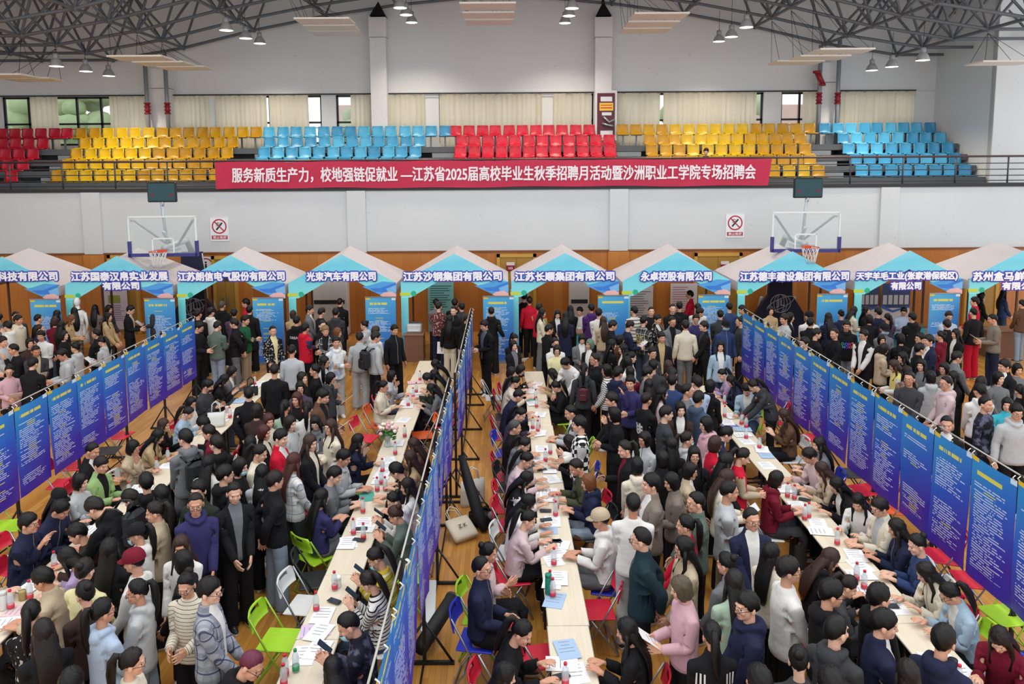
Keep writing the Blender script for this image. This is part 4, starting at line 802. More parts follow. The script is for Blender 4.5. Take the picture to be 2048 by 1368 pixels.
def clothcol(t,c,rc,x,y,z):
    def per(v,p,w,o=0.0): return t.f('LESS_THAN',t.f('FRACT',t.f('ADD',t.f('DIVIDE',v,p),o)),w)
    if c in COLR: col=lin(COLR[c])
    elif c.startswith('pld'):
        base,a,b_={'pldw':('#d8d6cf','#7d93ab','#b9bcc0'),'pldb':('#9b9ea6','#2c3357','#6f7480'),'pldk':('#1d1d20','#c9c9c6','#5b5b5e'),'pldn':('#6b5445','#2d2522','#a58d77')}[c]
        col=t.mix(t.f('MULTIPLY',per(z,.12,.35),.55),lin(base),lin(b_)); col=t.mix(t.f('MULTIPLY',per(x,.1,.3),.5),col,lin(b_)); col=t.mix(t.f('MULTIPLY',per(z,.12,.12,.2),.85),col,lin(a)); col=t.mix(t.f('MULTIPLY',per(x,.1,.1,.3),.85),col,lin(a))
    elif c=='strp': col=t.mix(per(z,.038,.32),lin('#e0ded8'),lin('#1c1c22'))
    elif c=='stry': col=t.mix(per(z,.1,.18),t.mix(per(z,.1,.1,.45),lin('#c3ac35'),lin('#55543f')),lin('#d8d2b8'))
    elif c=='strc': col=t.mix(per(z,.035,.14),lin('#d9d0bd'),lin('#3c3a3c'))
    elif c=='strw': col=t.mix(per(z,.085,.25),lin('#d4cfc6'),lin('#2c2b2e'))
    elif c=='chk': col=t.mix(t.f('COMPARE',per(z,.11,.5),per(x,.11,.5),.1),lin('#e0dfdb'),lin('#1a1a1c'))
    elif c=='tie': col=t.mix(t.ramp(t.noise(rc,7,2),[(.45,(0,0,0,1)),(.62,(1,1,1,1))]),lin('#dcdedd'),lin('#8fa5b8'))
    elif c=='camo': col=t.mix(t.ramp(t.noise(rc,11,3),[(.5,(0,0,0,1)),(.6,(1,1,1,1))]),lin('#1d1f2b'),lin('#5a5d70'))
    elif c=='flor': col=t.mix(t.ramp(t.noise(rc,28,1),[(.58,(0,0,0,1)),(.62,(1,1,1,1))]),lin('#5f2f33'),lin('#bfa39a'))
    elif c=='blkp': col=t.mix(t.ramp(t.noise(rc,22,1),[(.58,(0,0,0,1)),(.62,(1,1,1,1))]),lin('#19191b'),lin('#b5b3ae'))
    return col
HCOL=dict(k='#100e0e',d='#1d1614',br='#3c2820',rb='#4a2620',or_='#7a4a2c',bl='#8d7350',gy='#4b4a48',mg='#6b2b42',gn='#5f7d6a',ash='#5a4f40')
def skinm(i,hc):
    """skin with eyes, brows and lips placed on the face by the rest-pose coordinates"""
    k=('skin',i,hc)
    if k not in CM:
        t=NT('skin_tone'); c=lin(('#d8ab91','#cf9f84','#c69378','#b98366','#dcb49c')[i]); rc=t.attr('rest'); x,y,z=t.sep(rc); n=t.noise(rc,14,2); ax=t.f('ABSOLUTE',x); fr=t.f('LESS_THAN',y,-.045)
        def spot(cx,cz,rx_,rz_,bend=0.0):
            u=t.f('DIVIDE',t.f('SUBTRACT',ax,cx),rx_); w=t.f('DIVIDE',t.f('SUBTRACT',t.f('ADD',z,t.f('MULTIPLY',t.f('MULTIPLY',u,u),bend)),cz),rz_); return t.f('MULTIPLY',fr,t.f('LESS_THAN',t.f('ADD',t.f('MULTIPLY',u,u),t.f('MULTIPLY',w,w)),1.0))
        col=t.mix(t.f('MULTIPLY',n,.35),c,lin('#b9745e')); col=t.mix(t.f('MULTIPLY',spot(.045,1.563,.022,.02),.18),col,lin('#c4685a'))
        col=t.mix(t.f('MULTIPLY',spot(.0,1.529,.022,.0085,.001),.8),col,lin('#a8605a')); col=t.mix(spot(.0,1.5295,.02,.0014,.0),col,lin('#6e3a36'))
        h=[v*.8 for v in lin(HCOL[hc])[:3]]; col=t.mix(t.f('MULTIPLY',spot(.035,1.6165,.018,.003,.0025),.55),col,tuple(h)+(1,))
        col=t.mix(spot(.032,1.5885,.0145,.0052,.002),col,lin('#d8cfc8')); col=t.mix(spot(.032,1.5888,.0062,.0055),col,lin('#1c1210')); col=t.mix(t.f('MULTIPLY',spot(.032,1.5936,.0165,.0015,.003),.6),col,lin('#241613'))
        CM[k]=t.set(col,.5,spec=.35)
    return CM[k]
def hairm(c):
    k=('hair',c)
    if k not in CM:
        t=NT('hair_'+c); x,y,z=t.sep(t.attr('rest')); n=t.noise(t.comb(t.f('MULTIPLY',x,90),t.f('MULTIPLY',y,90),t.f('MULTIPLY',z,7)),1.0,3); b_=lin(HCOL[c]); b_=tuple(v*.75 for v in b_[:3])+(1,); t.bump(n,.6,.006); CM[k]=t.set(t.mix(n,tuple(v*.6 for v in b_[:3])+(1,),tuple(min(1,v*1.5) for v in b_[:3])+(1,)),.46,spec=.28)
    return CM[k]
LIP=mat('#a8605a',.45); EYE=mat('#1c1513',.3); FRAME=mat('#2a2526',.3); MASKM=mat('#9cc3cf',.7); MASKK=mat('#1b1b1e',.7)
FACE=dict(D=0,DR=45,R=90,UR=135,U=180,UL=225,L=270,DL=315)
# ---------------------------------------------------------------- the crowd: head position in the photo, pose, facing, hair, top, trousers, extras
CROWD='''
@ 0 580 .18277
40 305 s U m Hgry blk
135 288 s DR n Schar blk
205 312 s R m Hcrm blk
400 312 s UR n Sblk blk
80 392 k L m Hwht blk gB
625 262 p U l Sblk blk
612 335 p U b.br Smar jns
668 385 p U l Sblk blk
765 320 h R w.or_ Stan jns o
812 235 p UL l Swht pldn
1065 205 p U l Ltau blk
1165 205 p R b Schar blk
1180 290 p R l Htan char
1430 212 h R m Jblk/bge blk g
1650 175 h L m Zchar char
430 425 p UR n Znvy blk
520 485 k D m Swht blk
630 500 p R b Sblk blk
1055 475 p L n Zblk blk
1110 560 h L y Hlgry lj oF
28 560 p R m Slgry blk
195 645 k DL n Sblk blk
325 575 p DR b Sdbr blk
345 660 h DR n Jchar/bge blk T
825 628 p L u Hlgry blk
680 702 h DL m Hlgry blk g
362 800 h U m Zblk blk
100 880 h DR u Spnk blk go
@ 340 580 .18277
335 250 p U m Sblk blk
420 245 p U m Hwht blk
570 165 j U n.gy Hblk blk
700 250 p U m Splm blk
830 140 p L m Zred blk
870 215 s U m Lblk blk
385 398 h R m Sblk blk go
470 392 h U m Zsage lj
685 362 b L m Zblk gry
822 325 c R m Sgrn khk
1125 442 j DR n Jblkp/lyl blk
1490 215 p R m Jgry/wht blk
1412 265 p U b.br Stan blk
1385 330 j U m Hblk blk DREAM
1480 412 c UR m Hred+blu blk
1665 382 p DR n Zblk blk
1730 430 c D m.bl Jpldk/blk blk
1802 472 p R b.or_ Sbge blk
1815 562 c DR m Htie lgry
1755 238 p U m Hchar blk
1692 240 p UR m Sblk blk
1860 132 p U n Lblk blk
1335 658 j U n Slgry blk
1142 872 j U n Sblk blk
1690 782 p R l Slgry blk g
1575 892 p L y Sblk blk
1480 945 p R b Sblk blk
1735 955 k R b Hchar blk go
1425 1062 p D b Splm blk g
1450 1215 p D l.rb Sblk blk
1565 1150 h R m Jbrn/blk blk o
1268 1270 p U y Smint blk
1462 1300 p U y Swht blk
1050 1300 p U b Sdbr blk
862 1132 b U n Lblk blk
692 890 m R b.d Jgry/wht gry
622 978 m R l Sblk blk
452 1040 m R m Schar jns K
272 1232 r R b Swht blk g
205 1340 t R y Sden jns
@ 680 580 .18277
265 382 p L u Hlgry gry g
215 512 s U m Zlgry lgry
422 445 p UR m.br Hwht blk
392 512 s UR m Hlgry blk P
565 432 s DR m Zblk blk
1050 142 p U m Sgry blk
1080 175 p U m Sflor nvy
1255 140 p U m Sblk blk
1240 225 p D n Zblk blk
1330 182 p U m Jchar/char blk
1212 315 s U l Zblk crm o
1352 312 p U y.d Zblk lgry F
1655 230 a U n Hblk blk
1578 382 h DL m Jblk/gry blk i
1045 815 t L l Stan blk
1032 932 t L l Jtan/tan blk
948 962 t L m Sdgn blk
1002 1082 t L l Sgry blk
592 940 q R b Zlgry jns
520 1052 r R y Zcrm crm g
@ 1020 580 .18277
160 75 p U m Sblk blk
205 112 s U m Zred blk Y
325 190 p UR m Sred+yel blk
378 245 p R l Scrm gry
490 262 h D l Jblk/wht blk o
612 285 h U l Lnvy blk C
660 212 p U l Sblk blk
765 228 r DL m Swht blk
890 192 p U m Hpur blk
985 258 p U m Swht blk
1008 325 p U w.br Zbge gry
1145 382 p R m Zblk blk g
1295 388 h R m Snvy blk o
1382 222 p U m Sstrw blk
1522 230 p D n Sblk blk
1500 325 p UR m Spldk jns Fear
1580 322 p DR m Jblkp/wht blk
1780 198 p D n Sblk blk
1855 172 s U m Sblk blk
1776 342 p D n Jgry/blk blk g
428 425 p UR m Jblk/red blk g
212 532 h DR y Jblk/wht blk o
365 602 p D u Hwht lj gW
462 662 p D b.d Slyl blk g
788 532 h D b.d Jgry/wht gry o
875 590 p DL b.gn Jblk/wht blk
545 772 g DL m Swht blk
42 612 p DR b Jblk/gry blk
1122 590 p R l Sblk blk
1196 545 p R b Sbrn blk g
1238 642 p L l Jdbr/wht blk
1655 512 j D m Jblk/tan blk
1540 682 p DR m Schar blk g
1350 732 p R y Slgry blk
928 752 p L n Hblk blk g
1283 785 p UL b Swht blk
1092 882 p L b Sstrp blk g
870 862 s U y Hchar blk M
1192 892 p UR m Hnvy gry
1268 900 p U b Smar blk
1402 992 k DL m Sind blk
1492 902 p R m Sgry blk
1540 822 p U m Schar blk
1715 832 p U b.br Sdbr blk
1772 932 h U m Sblk blk o
1542 1052 p U l Sblk blk
1672 1122 p R l Slpk blk
1882 982 p U m Sblu blk
1492 1192 p UR n Sblk blk W
1112 1192 p L m Sblk blk
412 1055 t L y Zblk blk
462 905 t L l Stan blk
192 892 t R b.d Sdbr blk g
62 1002 t R y Scrm blk
30 862 r R b Schar blk
92 1152 t R n Znvy blk
@ 1360 580 .18277
108 48 p L m Jred/wht blk
195 192 p U m Swht blk
220 242 p R m Slgry blk
370 95 p UL m Hnvy blk g
442 265 p U n Jchar/gry blk
540 182 p U m Sblu blk
680 212 p L m Sblk blk
658 342 s L n Schar blk gW
500 382 s D m Zblu lgry Gblk
72 382 s U m Zcrm gry
175 312 p D m Sind blk g
252 392 p L m Jblk/char blk
272 612 s D w.k Jden/wht jns
992 222 p D b Stan blk
1142 312 p L m Slgry blk
1205 295 p R b Jblk/wht blk
1412 282 p U m Swht blk Gblk
1428 355 p UR m Zblk blk
1625 295 p U l Snvy blk
1762 262 p U u Snvy blk
1542 472 p R m.d Sblk blk
1642 472 p L n Sblk blk
1362 572 p L m Sblk blk g
1824 382 s D m Hblk lj SMOKE
422 922 t L y Slil blk
560 992 t L l Znvy blk
690 1082 t DL m Jden/wht jns
802 1042 g L y Hchar blk
242 1062 p UR b Hblk blk
82 1082 p R n Sgry blk g
30 972 p U m Slbl blk
152 1202 p UR m Hjns blk
@ 1698 580 .18277
52 222 h R l Scrm blk i
188 220 p DR l Jblk/wht blk
272 312 p U b.d Sblk blk
330 242 p U m Snvy blk
358 298 p U y Splm blk
600 232 r D m Slbl blk gL
692 292 p U m Hblk blk
1092 282 p D m Slbl blk g
1072 372 p U m Jblk/wht blk
1375 122 p UL m Zred blk
1450 62 p R b Zblk blk
1692 35 p R l Zblu jns
1362 242 s U n Sblk red
1570 312 h L n Stau nvy o
1892 152 p U u Zbrn lj
422 432 p D n Zgry blk Gblk
292 482 p DL m Jblk/wht+wht blk g
378 548 p D b Sblk blk
520 540 p U b Sblk blk
642 505 p L m Jlgry/plm blk g
870 545 p L m Jnvy/wht blk
1000 502 p UL u Hmar blk
1170 475 p L l Jblk/wht blk
760 642 p R m Jblk/wht blk g
382 640 h R b Hbge blk
602 732 p L l Sblk blk
500 822 h L w.br Syel+wht blk Q
850 832 p DL l Sgry blk
1182 732 p R m Jgry/bge blk g
1062 872 p DL b Stau blk g
1152 932 p L l Jblk/wht blk
695 905 p U l Spldn blk
662 962 p DL n Schar blk g
832 932 p U b Hlgry blk
1062 1012 p L n Hlpk blk g
1412 982 p R l.d Smar blk
1567 962 p D b Sgry blk
1702 822 p L m Jblk/wht+blk blk
1842 862 p D b Sgry blk
1525 1115 p U m Hwht blk
1508 1242 j DR n Scamo nvy
1632 1222 p DL b Jcyan/cyan blk
1872 1102 p U y Jblk/wht blk
1818 1322 s D m Hlgry blk g
@ 0 800 .212
872 472 r R n Jblk/wht blk
1000 662 r R m Jlgr/blk blk
748 772 r R b Slgry blk
630 862 r R l Sblk blk Gblk
1422 442 q R b Zbge blk g
1582 332 t R l Ztan blk
1362 732 j UL m Hblk blk
1180 985 t L m Swht blk
1432 942 p UL l Zchar blk
722 992 t R m Znvy blk
860 982 g L m.d Hblk blk gP
430 1152 k2 R m Znvy jns gW
1422 1085 p L y Zbge blk
1342 1195 p L y Hwht blk Gblk
672 1302 t L m Sdbr blk
@ 340 800 .212
62 235 q R w.br Sblk blk
292 232 t L m Sblk blk
382 282 r L m Hmar blk
190 352 p UL m Hgry gry P
392 402 p UL m Hblk blk
462 602 p U l Swht blk
532 692 p UR m Hblk blk g
592 622 p R b Sblk blk k
432 892 p DR n Jblk/gry blk W
272 912 p DR n Hind blk g
172 882 p D m Zdgn blk g
850 492 h R y.d Scrm blk o
822 682 p U l Hlgry blk
990 752 b UR m Zblk lj g
1202 585 p UR l.rb Spldw char
1132 352 p R m Jred/wht blk
1238 395 p R w.br Jblk/crm blk
820 382 p U l Sblk blk
902 312 p R b.rb Jblk/crm blk
942 192 p DR b.rb Scrm blk
1130 212 p R b.d Slgry blk
1312 205 h D l Hgry blk gN
1590 232 c DL w.br Scrm den g
1642 902 r UR l Sind gry
@ 680 800 .212
312 412 q R l Snvy blk
112 522 r R m Hlgry blk
92 692 r R m Sgry blk
638 422 r L w.br Sbrn blk
602 572 r L l.br Ztan blk
520 702 t L m Sblk blk g
640 782 r L l Swht blk
342 895 m L u Hwht gry
522 1082 m L u.br Jsage/gry gry
@ 1020 800 .212
102 132 t R y Splm blk
102 262 r R n.gy Zblk blk
182 402 t R y Hgry blk
162 562 t R y Slpk blk
182 742 t R l Sblk+wht blk
172 962 t R l Swht nvy
222 1122 t R y Slpk blk
520 112 r L n Jchar/wht+lgry blk
662 272 c L m Schk+wht gry
558 392 t L b Sblk blk g
482 582 t L n Solv blk
662 752 r L b.or_ Hnvy lj
752 1112 r L m Hwht gry Gbge
982 132 k L b Sblk blk
1090 462 v L y Jblk/mar dgn
1320 382 p DL b Zlgry blk g
1272 592 p U b Hcrm blk
1492 112 p R m Schar blk
1332 782 p L m Jtau/wht blk
1162 972 p U n Swht lgry GT
1240 1302 b L n Zteal blk g
1530 432 p U l Sblk blk
1570 562 p U b Zblk blk
1622 705 h L b Ztau blk i
@ 1360 800 .212
40 72 p D l Jdbr/wht blk
247 225 p L b Hpnk blk g
88 375 p R y Hlgry blk k
432 312 t R m Jnvy/wht blk
390 432 p R b.br Jred/bge+bge blk
290 542 p R l Zblk blk g
82 532 p D l Sblk blk g
692 522 h R y Sred+bge blk V
352 682 h R w.br Scrm blk o
62 712 p R b Jbge/wht blk g
872 742 r R b.d Hmar char
1130 545 t L m.d Slpk blk
982 142 m L w.br Jbrn/dbr blk
1340 442 r L l Zgry blk
1292 642 t L w.br Sbge blk
1420 772 t L l Jblk/wht blk g
1520 922 t DL l Swht blk
200 962 p L n Zsage blk g
392 872 c R n Slgry khk
672 1112 p D n Jnvy/wht blk g
78 1142 p L y Jred/strp blk
@ 1698 800 .212
165 1035 r L m Jcrm/lgry blk g
392 1215 r L l Znvy blk
922 222 p DL n Jblk/wht blk
@ 0 1068 .2193
20 240 r R b Sbge blk
702 132 t L l Slil jns
1012 132 p U l Sblk blk
390 402 r L m Zbge blk
815 335 p U u Slyl blk
1300 292 p L m Swht blk Gmar
690 562 p UL u Sdbr blk
472 672 p U y Sblkp blk
512 832 p UL l.d Hblk blk
882 642 p UR y Hlbl blk g
1250 475 p L y Hlgry lj gZ
1560 262 p L b Sblk blk
1162 1182 p R y Scrm blk g
700 1325 p U l Sdbr blk
@ 340 1068 .2193
100 125 p D w.br Swht blk
72 462 h D u Sstrc blk g
342 492 p R m Jpldb/wht gry g
840 1182 t R n.mg Hblk blk g
1480 825 m L n Zcamo blk k
1375 1235 t UL l Sblk blk
@ 680 1068 .2193
210 215 m L y.d Sstry blk k
112 432 m L y Sstrp jns
1290 292 l R n Znvy blk g
1352 172 c2 R u Slpk blk
1500 1285 r R l Sblk blk
@ 1020 1068 .2193
112 892 t R y Sblk blk
950 872 r L l Sblk blk O
1560 485 h L b.ash Spnk blk o
@ 1360 1068 .2193
115 145 p L l Sbge blk g
350 265 p UL u Jgry/blk blk
482 402 p U l Smint blk
830 172 p UR l Scrm blk
1050 352 p R m Swht blk g
612 642 p L m Hnvy nvy gA
292 915 p U y Jblk/blk blk A
1312 492 p R m Hblk gry g
1392 245 t R w.br Hblk blk
1512 442 t R y Schar blk
1480 862 p UR n Hchar blk
1112 1172 p U u Schar blk
1342 1325 p U m Sgry blk
722 1332 p U m Sblk blk
@ 1698 1068 .2193
500 102 r L u Sblu blk
420 282 t L l.d Zcrm blk
790 532 t L y Jden/wht blk g
1222 952 t DL l.d Smar blk
272 562 p R m Hblk blk
432 862 p R m Jnvy/wht blk
680 912 p UR m Hnvy blk E
540 1262 p U l.d Sblk blk
@ 0 0 1
1412 313 r D m Sblk blk ^4.45
'''
POSES['k2']=(1,14,4,(.06,-.27,1.0),(-.04,-.25,1.0)); POSES['c2']=(1,4,6,(-.08,-.24,.78),(.08,-.26,.77))
ROWX=dict(left=(-5.37,-4.96),cl=(-2.07,-1.65),cr=(.38,.80),right=(3.79,4.21))
PE=[]; ox=oy=0; sc=1
def near_row(x): return [k for k,(a,b_) in ROWX.items() if a-1.0<x<b_+1.0]
for ln in CROWD.strip().split('\n'):
    f=ln.split()
    if f[0]=='@': ox,oy,sc=float(f[1]),float(f[2]),float(f[3]); continue
    px,py=ox+float(f[0])*sc,oy+float(f[1])*sc; pose,face,hair,top,bot=f[2:7]; ex=f[7] if len(f)>7 else ''
    hs,hcol=(hair.split('.')+[rnd.choice('kkkd')])[:2]; male=hs in 'mn'
    hgt=(rnd.uniform(1.71,1.79) if male else rnd.uniform(1.60,1.68)); q=hgt/1.70
    sit,lean,pitch,wl,wr_=POSES[pose]; jit=lambda w:tuple(c+rnd.uniform(-.012,.012) for c in w)
    ps=dict(sit=sit,lean=R(lean*rnd.uniform(.85,1.15)),pitch=R(pitch+rnd.uniform(-5,7)),yaw=R(rnd.uniform(-16,16)),wl=jit(wl),wr=jit(wr_))
    if sit and pose!='l':
        for k in ('wl','wr'): w=list(ps[k]); w[2]=w[2]/q; ps[k]=tuple(w)
    gs=1.0 if male else .95; q=np.array((q*gs,q*gs,q)); RT=solve(ps['sit'],ps['lean'],ps['pitch'],ps['yaw'],ps['wl'],ps['wr'],rnd.uniform(-.12,.12) if not sit else 0,palm=pose in 'trqg')
    hc=(RT[0][HEA]@HC+RT[1][HEA])*q; ang=R(FACE[face]+rnd.uniform(-12,12)); z0=float(ex[1:]) if ex[:1]=='^' else 0.0; p=P(px,py,hc[2]) if not z0 else PY(px,py,26.05); c,s=math.cos(ang),math.sin(ang)
    x,y=p.x-(c*hc[0]-s*hc[1]),p.y-(s*hc[0]+c*hc[1])
    PE.append(dict(px=px,py=py,pose=pose,face=face,hs=hs,hc=hcol,top=top,bot=bot,ex=ex,q=q,RT=RT,ang=ang,x=x,y=y,sit=sit,hz=hc[2],male=male,z=z0))
# seated people keep clear of the table they face; standing people keep a body's width apart
for d in PE:
    d['x0'],d['y0']=d['x'],d['y']
    if d['y']<17.6 and (d['sit'] or d['pose']=='g'):
        g=.30 if d['pose'] in ('t','k2','q') else .34
        for k,(a,b_) in ROWX.items():
            if d['face'] in ('R','UR','DR') and a-1.1<d['x']<b_-.1: d['x']=min(d['x'],a-g)
            if d['face'] in ('L','UL','DL') and a+.1<d['x']<b_+1.1: d['x']=max(d['x'],b_+g)
for it in range(30):
    for i,d in enumerate(PE):
        for e in PE[i+1:]:
            dx,dy=e['x']-d['x'],e['y']-d['y']; r=math.hypot(dx,dy); lim=.43 if (d['sit']==0 and e['sit']==0) else .44
            if r<lim:
                r=max(r,.01); m=(lim-r)*.25; ux,uy=dx/r,dy/r
                for o,s in ((d,-1),(e,1)):
                    o['x']+=s*ux*m*(.15 if o['sit'] else 1); o['y']+=s*uy*m
    for d in PE:
        ddx,ddy=d['x']-d['x0'],d['y']-d['y0']; r=math.hypot(ddx,ddy)
        if r>.36 and not d['sit']: d['x'],d['y']=d['x0']+ddx*.36/r,d['y0']+ddy*.36/r
        if not d['sit'] and d['y']<17.3 and d['pose']!='g':
            for a,b_ in ROWX.values():
                if a-.24<d['x']<b_+.24: d['x']=a-.24 if d['x']<(a+b_)/2 else b_+.24
HW=dict(m='short-haired',n='crop-haired',b='bob-haired',l='long-haired',w='wavy-haired',y='ponytailed',u='bun-haired'); HCN=dict(br='brown',rb='reddish',or_='ginger-brown',bl='blond',gy='grey',mg='magenta',gn='green',ash='ash-brown')
TW=dict(S='sweater',H='hoodie',Z='jacket',J='open jacket',L='long coat'); VERB=dict(p='standing',s='standing',h='holding something',c='arms crossed',k='hand to face',b='hands behind back',g='leaning over',v='holding a phone',j='standing straight',a='hands on hips',t='writing',l='sitting',m='seated looking down',q='seated, head on hand',r='sitting',k2='chin on hands',c2='seated, arms folded')
FW=dict(D='facing camera',DR='facing front-right',R='facing right',UR='facing back-right',U='back turned',UL='facing back-left',L='facing left',DL='facing front-left')
def zone(x,y):
    if y>25: return 'among the yellow stadium seats'
    if y>17.4:
        k=min(range(10),key=lambda i:abs(PY(tents[i][0],600,YT).x-x)); return 'before the %s tent'%nth(k)
    d='front' if y<8.2 else 'mid' if y<12.2 else 'far'
    for lim,w in ((-7.05,'beyond left banners'),(-5.15,'left of left tables'),(-3.5,'right of left tables'),(-1.86,'left of centre-left tables'),(-.85,'right of centre-left tables'),(.58,'left of centre-right tables'),(2.3,'right of centre-right tables'),(4.0,'left of right tables'),(5.45,'right of right tables'),(99,'beyond right banners')):
        if x<lim: return d+'-hall '+w
for d in PE:
    cc=d['top'][1:].split('/')[0].split('+')[0]; g=CNAME.get(cc,cc).replace('black-white','two-tone'); ex=''
    if 'G' in d['ex'] and d['ex'] !='GT': ex=' and cap'
    elif 'k' in d['ex'] or 'K' in d['ex'] and d['ex']!='SMOKE': ex=' with mask'
    elif 'g' in d['ex']: ex=' and glasses'
    elif 'P' in d['ex']: ex=' with backpack'
    h=HW[d['hs']]; h=(HCN[d['hc']]+' '+h) if d['hc'] in HCN else h
    d['lab']='%s person in %s %s%s, %s, %s'%(h,g,TW[d['top'][0]],ex,VERB[d['pose']],zone(d['x'],d['y']))
def uniq(lst,key,xs):
    by={}
    for d in lst: by.setdefault(d[key],[]).append(d)
    return [v for v in by.values() if len(v)>1]
for g_ in uniq(PE,'lab',0):
    for d in g_: d['lab']+=', '+FW[d['face']]
for g_ in uniq(PE,'lab',0):
    g_.sort(key=lambda d:d['px'])
    for i,d in enumerate(g_): d['lab']+=', '+(('left one' if i==0 else 'right one') if len(g_)==2 else ('leftmost' if i==0 else nth(i)+' from left'))
KNIT=mat('#1a1a1c',.9)
PRINT={'DREAM':('DREAM',.26,1,'wht',1.22),'Fear':('Our\nFear',.24,1,'yel',1.2),'SMOKE':("I DON'T\nSMOKE",.3,0,'',1.17),'N':('NJ',.14,0,'wht',1.2)}
BODYTOP={k:BVHTree.FromPolygons([tuple(v) for v in TP['top1'+k]['v']],[tuple(p.vertices) for p in TP['top1'+k]['me'].polygons]) for k in 'SHZJL'}
def add_print(d,parent,kind,body,width,back,mats,zc,split=None):
    cu=bpy.data.curves.new('print','FONT'); cu.body=body; cu.align_x='CENTER'; cu.offset=.02; cu.resolution_u=2; cu.space_line=.8; o=bpy.data.objects.new('print',cu); COL.objects.link(o); me=bpy.data.meshes.new_from_object(o.evaluated_get(bpy.context.evaluated_depsgraph_get())); bpy.data.objects.remove(o)
    n=len(me.vertices); v=np.empty(n*3,'f'); me.vertices.foreach_get('co',v); v=v.reshape(-1,3).astype(float); lo,hi=v.min(0),v.max(0); s=width/(hi[0]-lo[0]); X=(v[:,0]-(lo[0]+hi[0])/2)*s; Z=zc+(v[:,1]-(lo[1]+hi[1])/2)*s; out=np.zeros((n,3)); sg=1 if back else -1
    for i in range(n):
        x=-X[i] if back else X[i]; hit=BODYTOP[kind].ray_cast(Vector((x,sg*.6,Z[i])),Vector((0,-sg,0))); out[i]=(x,(hit[0].y if hit[0] else sg*.13)+sg*.011,Z[i])
    w=np.array([w_trunk(p) for p in out]); me.materials.clear()
    for m in mats: me.materials.append(m)
    if len(mats)>1: me.polygons.foreach_set('material_index',[min(len(mats)-1,int((out[p.vertices[0]][0]*(-1 if back else 1)+width/2)/width*len(mats)) ) if len(p.vertices) else 0 for p in me.polygons])
    me.vertices.foreach_set('co',skin_mesh(dict(v=out,w=w),d['RT'],d['q']).astype('f').ravel()); me.update(); ob=bpy.data.objects.new('printed_lettering',me); COL.objects.link(ob); ob.parent=parent
SHO=['#c9c8c4','#26262a','#d6d4d0','#1d1d1f','#8d8f93']
CHAIRC=dict(red='#c81e38',green='#9fce2c',blue='#2b35b8',orange='#e2602c',white='#d9dad8',black='#2a2b2e')
def chair_proto():
    o=empty('folding_chair',(0,0,0)); b=B(); b.box((0,-.02,.44),(.40,.38,.022),bev=.008); b.obj('seat',mat(CHAIRC['red'],.4),o)
    b=B(); V=[];F=[]; nx=8
    def row(z,y,w):
        return [((i/nx*2-1)*w,y+.035*(1-(i/nx*2-1)**2),z) for i in range(nx+1)]
    rows=[row(.62,.175,.2),row(.69,.19,.205),row(.745,.205,.2),row(.79,.215,.19),row(.81,.22,.165)]
    for dy in (0,.016):
        for r_ in rows: V+=[(x,y+dy,z) for x,y,z in r_]
    q=nx+1
    for l in (0,1):
        for j in range(4):
            for i in range(nx):
                if j==2 and 1<i<6: continue
                a=l*5*q+j*q+i; f=(a,a+1,a+q+1,a+q); F.append(f if l==0 else f[::-1])
    n5=5*q
    for j in (0,4):
        for i in range(nx): a=j*q+i; F.append((a,a+1,n5+a+1,n5+a))
    for j in range(4):
        for i in (0,nx): a=j*q+i; F.append((a,a+q,n5+a+q,n5+a))
    b.add(V,F,0,True); b.obj('backrest',mat(CHAIRC['red'],.4),o); m=mat('#9a9ca0',.3,.8)
    b=B(); b.tube([(-.205,.21,.78),(-.215,.03,.44),(-.21,-.22,.02),(-.2,-.225,.012),(.2,-.225,.012),(.21,-.22,.02),(.215,.03,.44),(.205,.21,.78)],.011,6); b.obj('front_frame',m,o)
    b=B(); b.tube([(-.19,-.1,.43),(-.19,.2,.02),(-.18,.205,.012),(.18,.205,.012),(.19,.2,.02),(.19,-.1,.43)],.011,6); b.tube([(-.19,.1,.16),(.19,.1,.16)],.008,5); b.obj('rear_frame',m,o); return o
CP=chair_proto(); cfirst=True; CHN={}
def chair(x,y,ang,col,lab):
    global cfirst
    o=CP if cfirst else dup(CP,(x,y,0),ang); cfirst=False; o.location=(x,y,0); o.rotation_euler=(0,0,ang); m=mat(CHAIRC[col],.4)
    for c in o.children:
        if c.name.startswith(('seat','backrest')): recolor(c,0,m)
        elif col in ('green',): recolor(c,0,mat('#93b83a',.35,.2))
        elif col=='black': recolor(c,0,BLACK)
    tag(o,lab,'chair','folding chairs'); return o
PAPER=mat('#e6e7ea',.6); INK=mat('#8d9099',.6); PHONE=mat('#17181b',.2); SCREEN=mat('#2f3a45',.15)
def paper(x,y,z,ang,lab,tilt=0.0,w=.21,h=.297,m=None,n=4,nm='paper_sheet'):
    o=empty(nm,(x,y,z),ang); o.rotation_euler=(tilt,0,ang); b=B(); b.box((0,0,.0015),(w,h,.003)); b.obj('sheet',m or PAPER,o); b=B(); q=random.Random(int(x*991+y*77))
    for j in range(n):
        yy=h*.38-j*h*.17; b.box((-w*.05*q.random(),yy,.0036),(w*q.uniform(.4,.75),h*.03,.0008))
    b.obj('printed_text',INK,o); tag(o,lab,'paper'); return o
def phone(x,y,z,ang,lab,tilt=0.0):
    o=empty('mobile_phone',(x,y,z),ang); o.rotation_euler=(tilt,0,ang); b=B(); b.box((0,0,.005),(.075,.155,.009),bev=.003); b.obj('case',PHONE,o); b=B(); b.box((0,0,.0103),(.068,.145,.001)); b.obj('screen',SCREEN,o); tag(o,lab,'phone'); return o
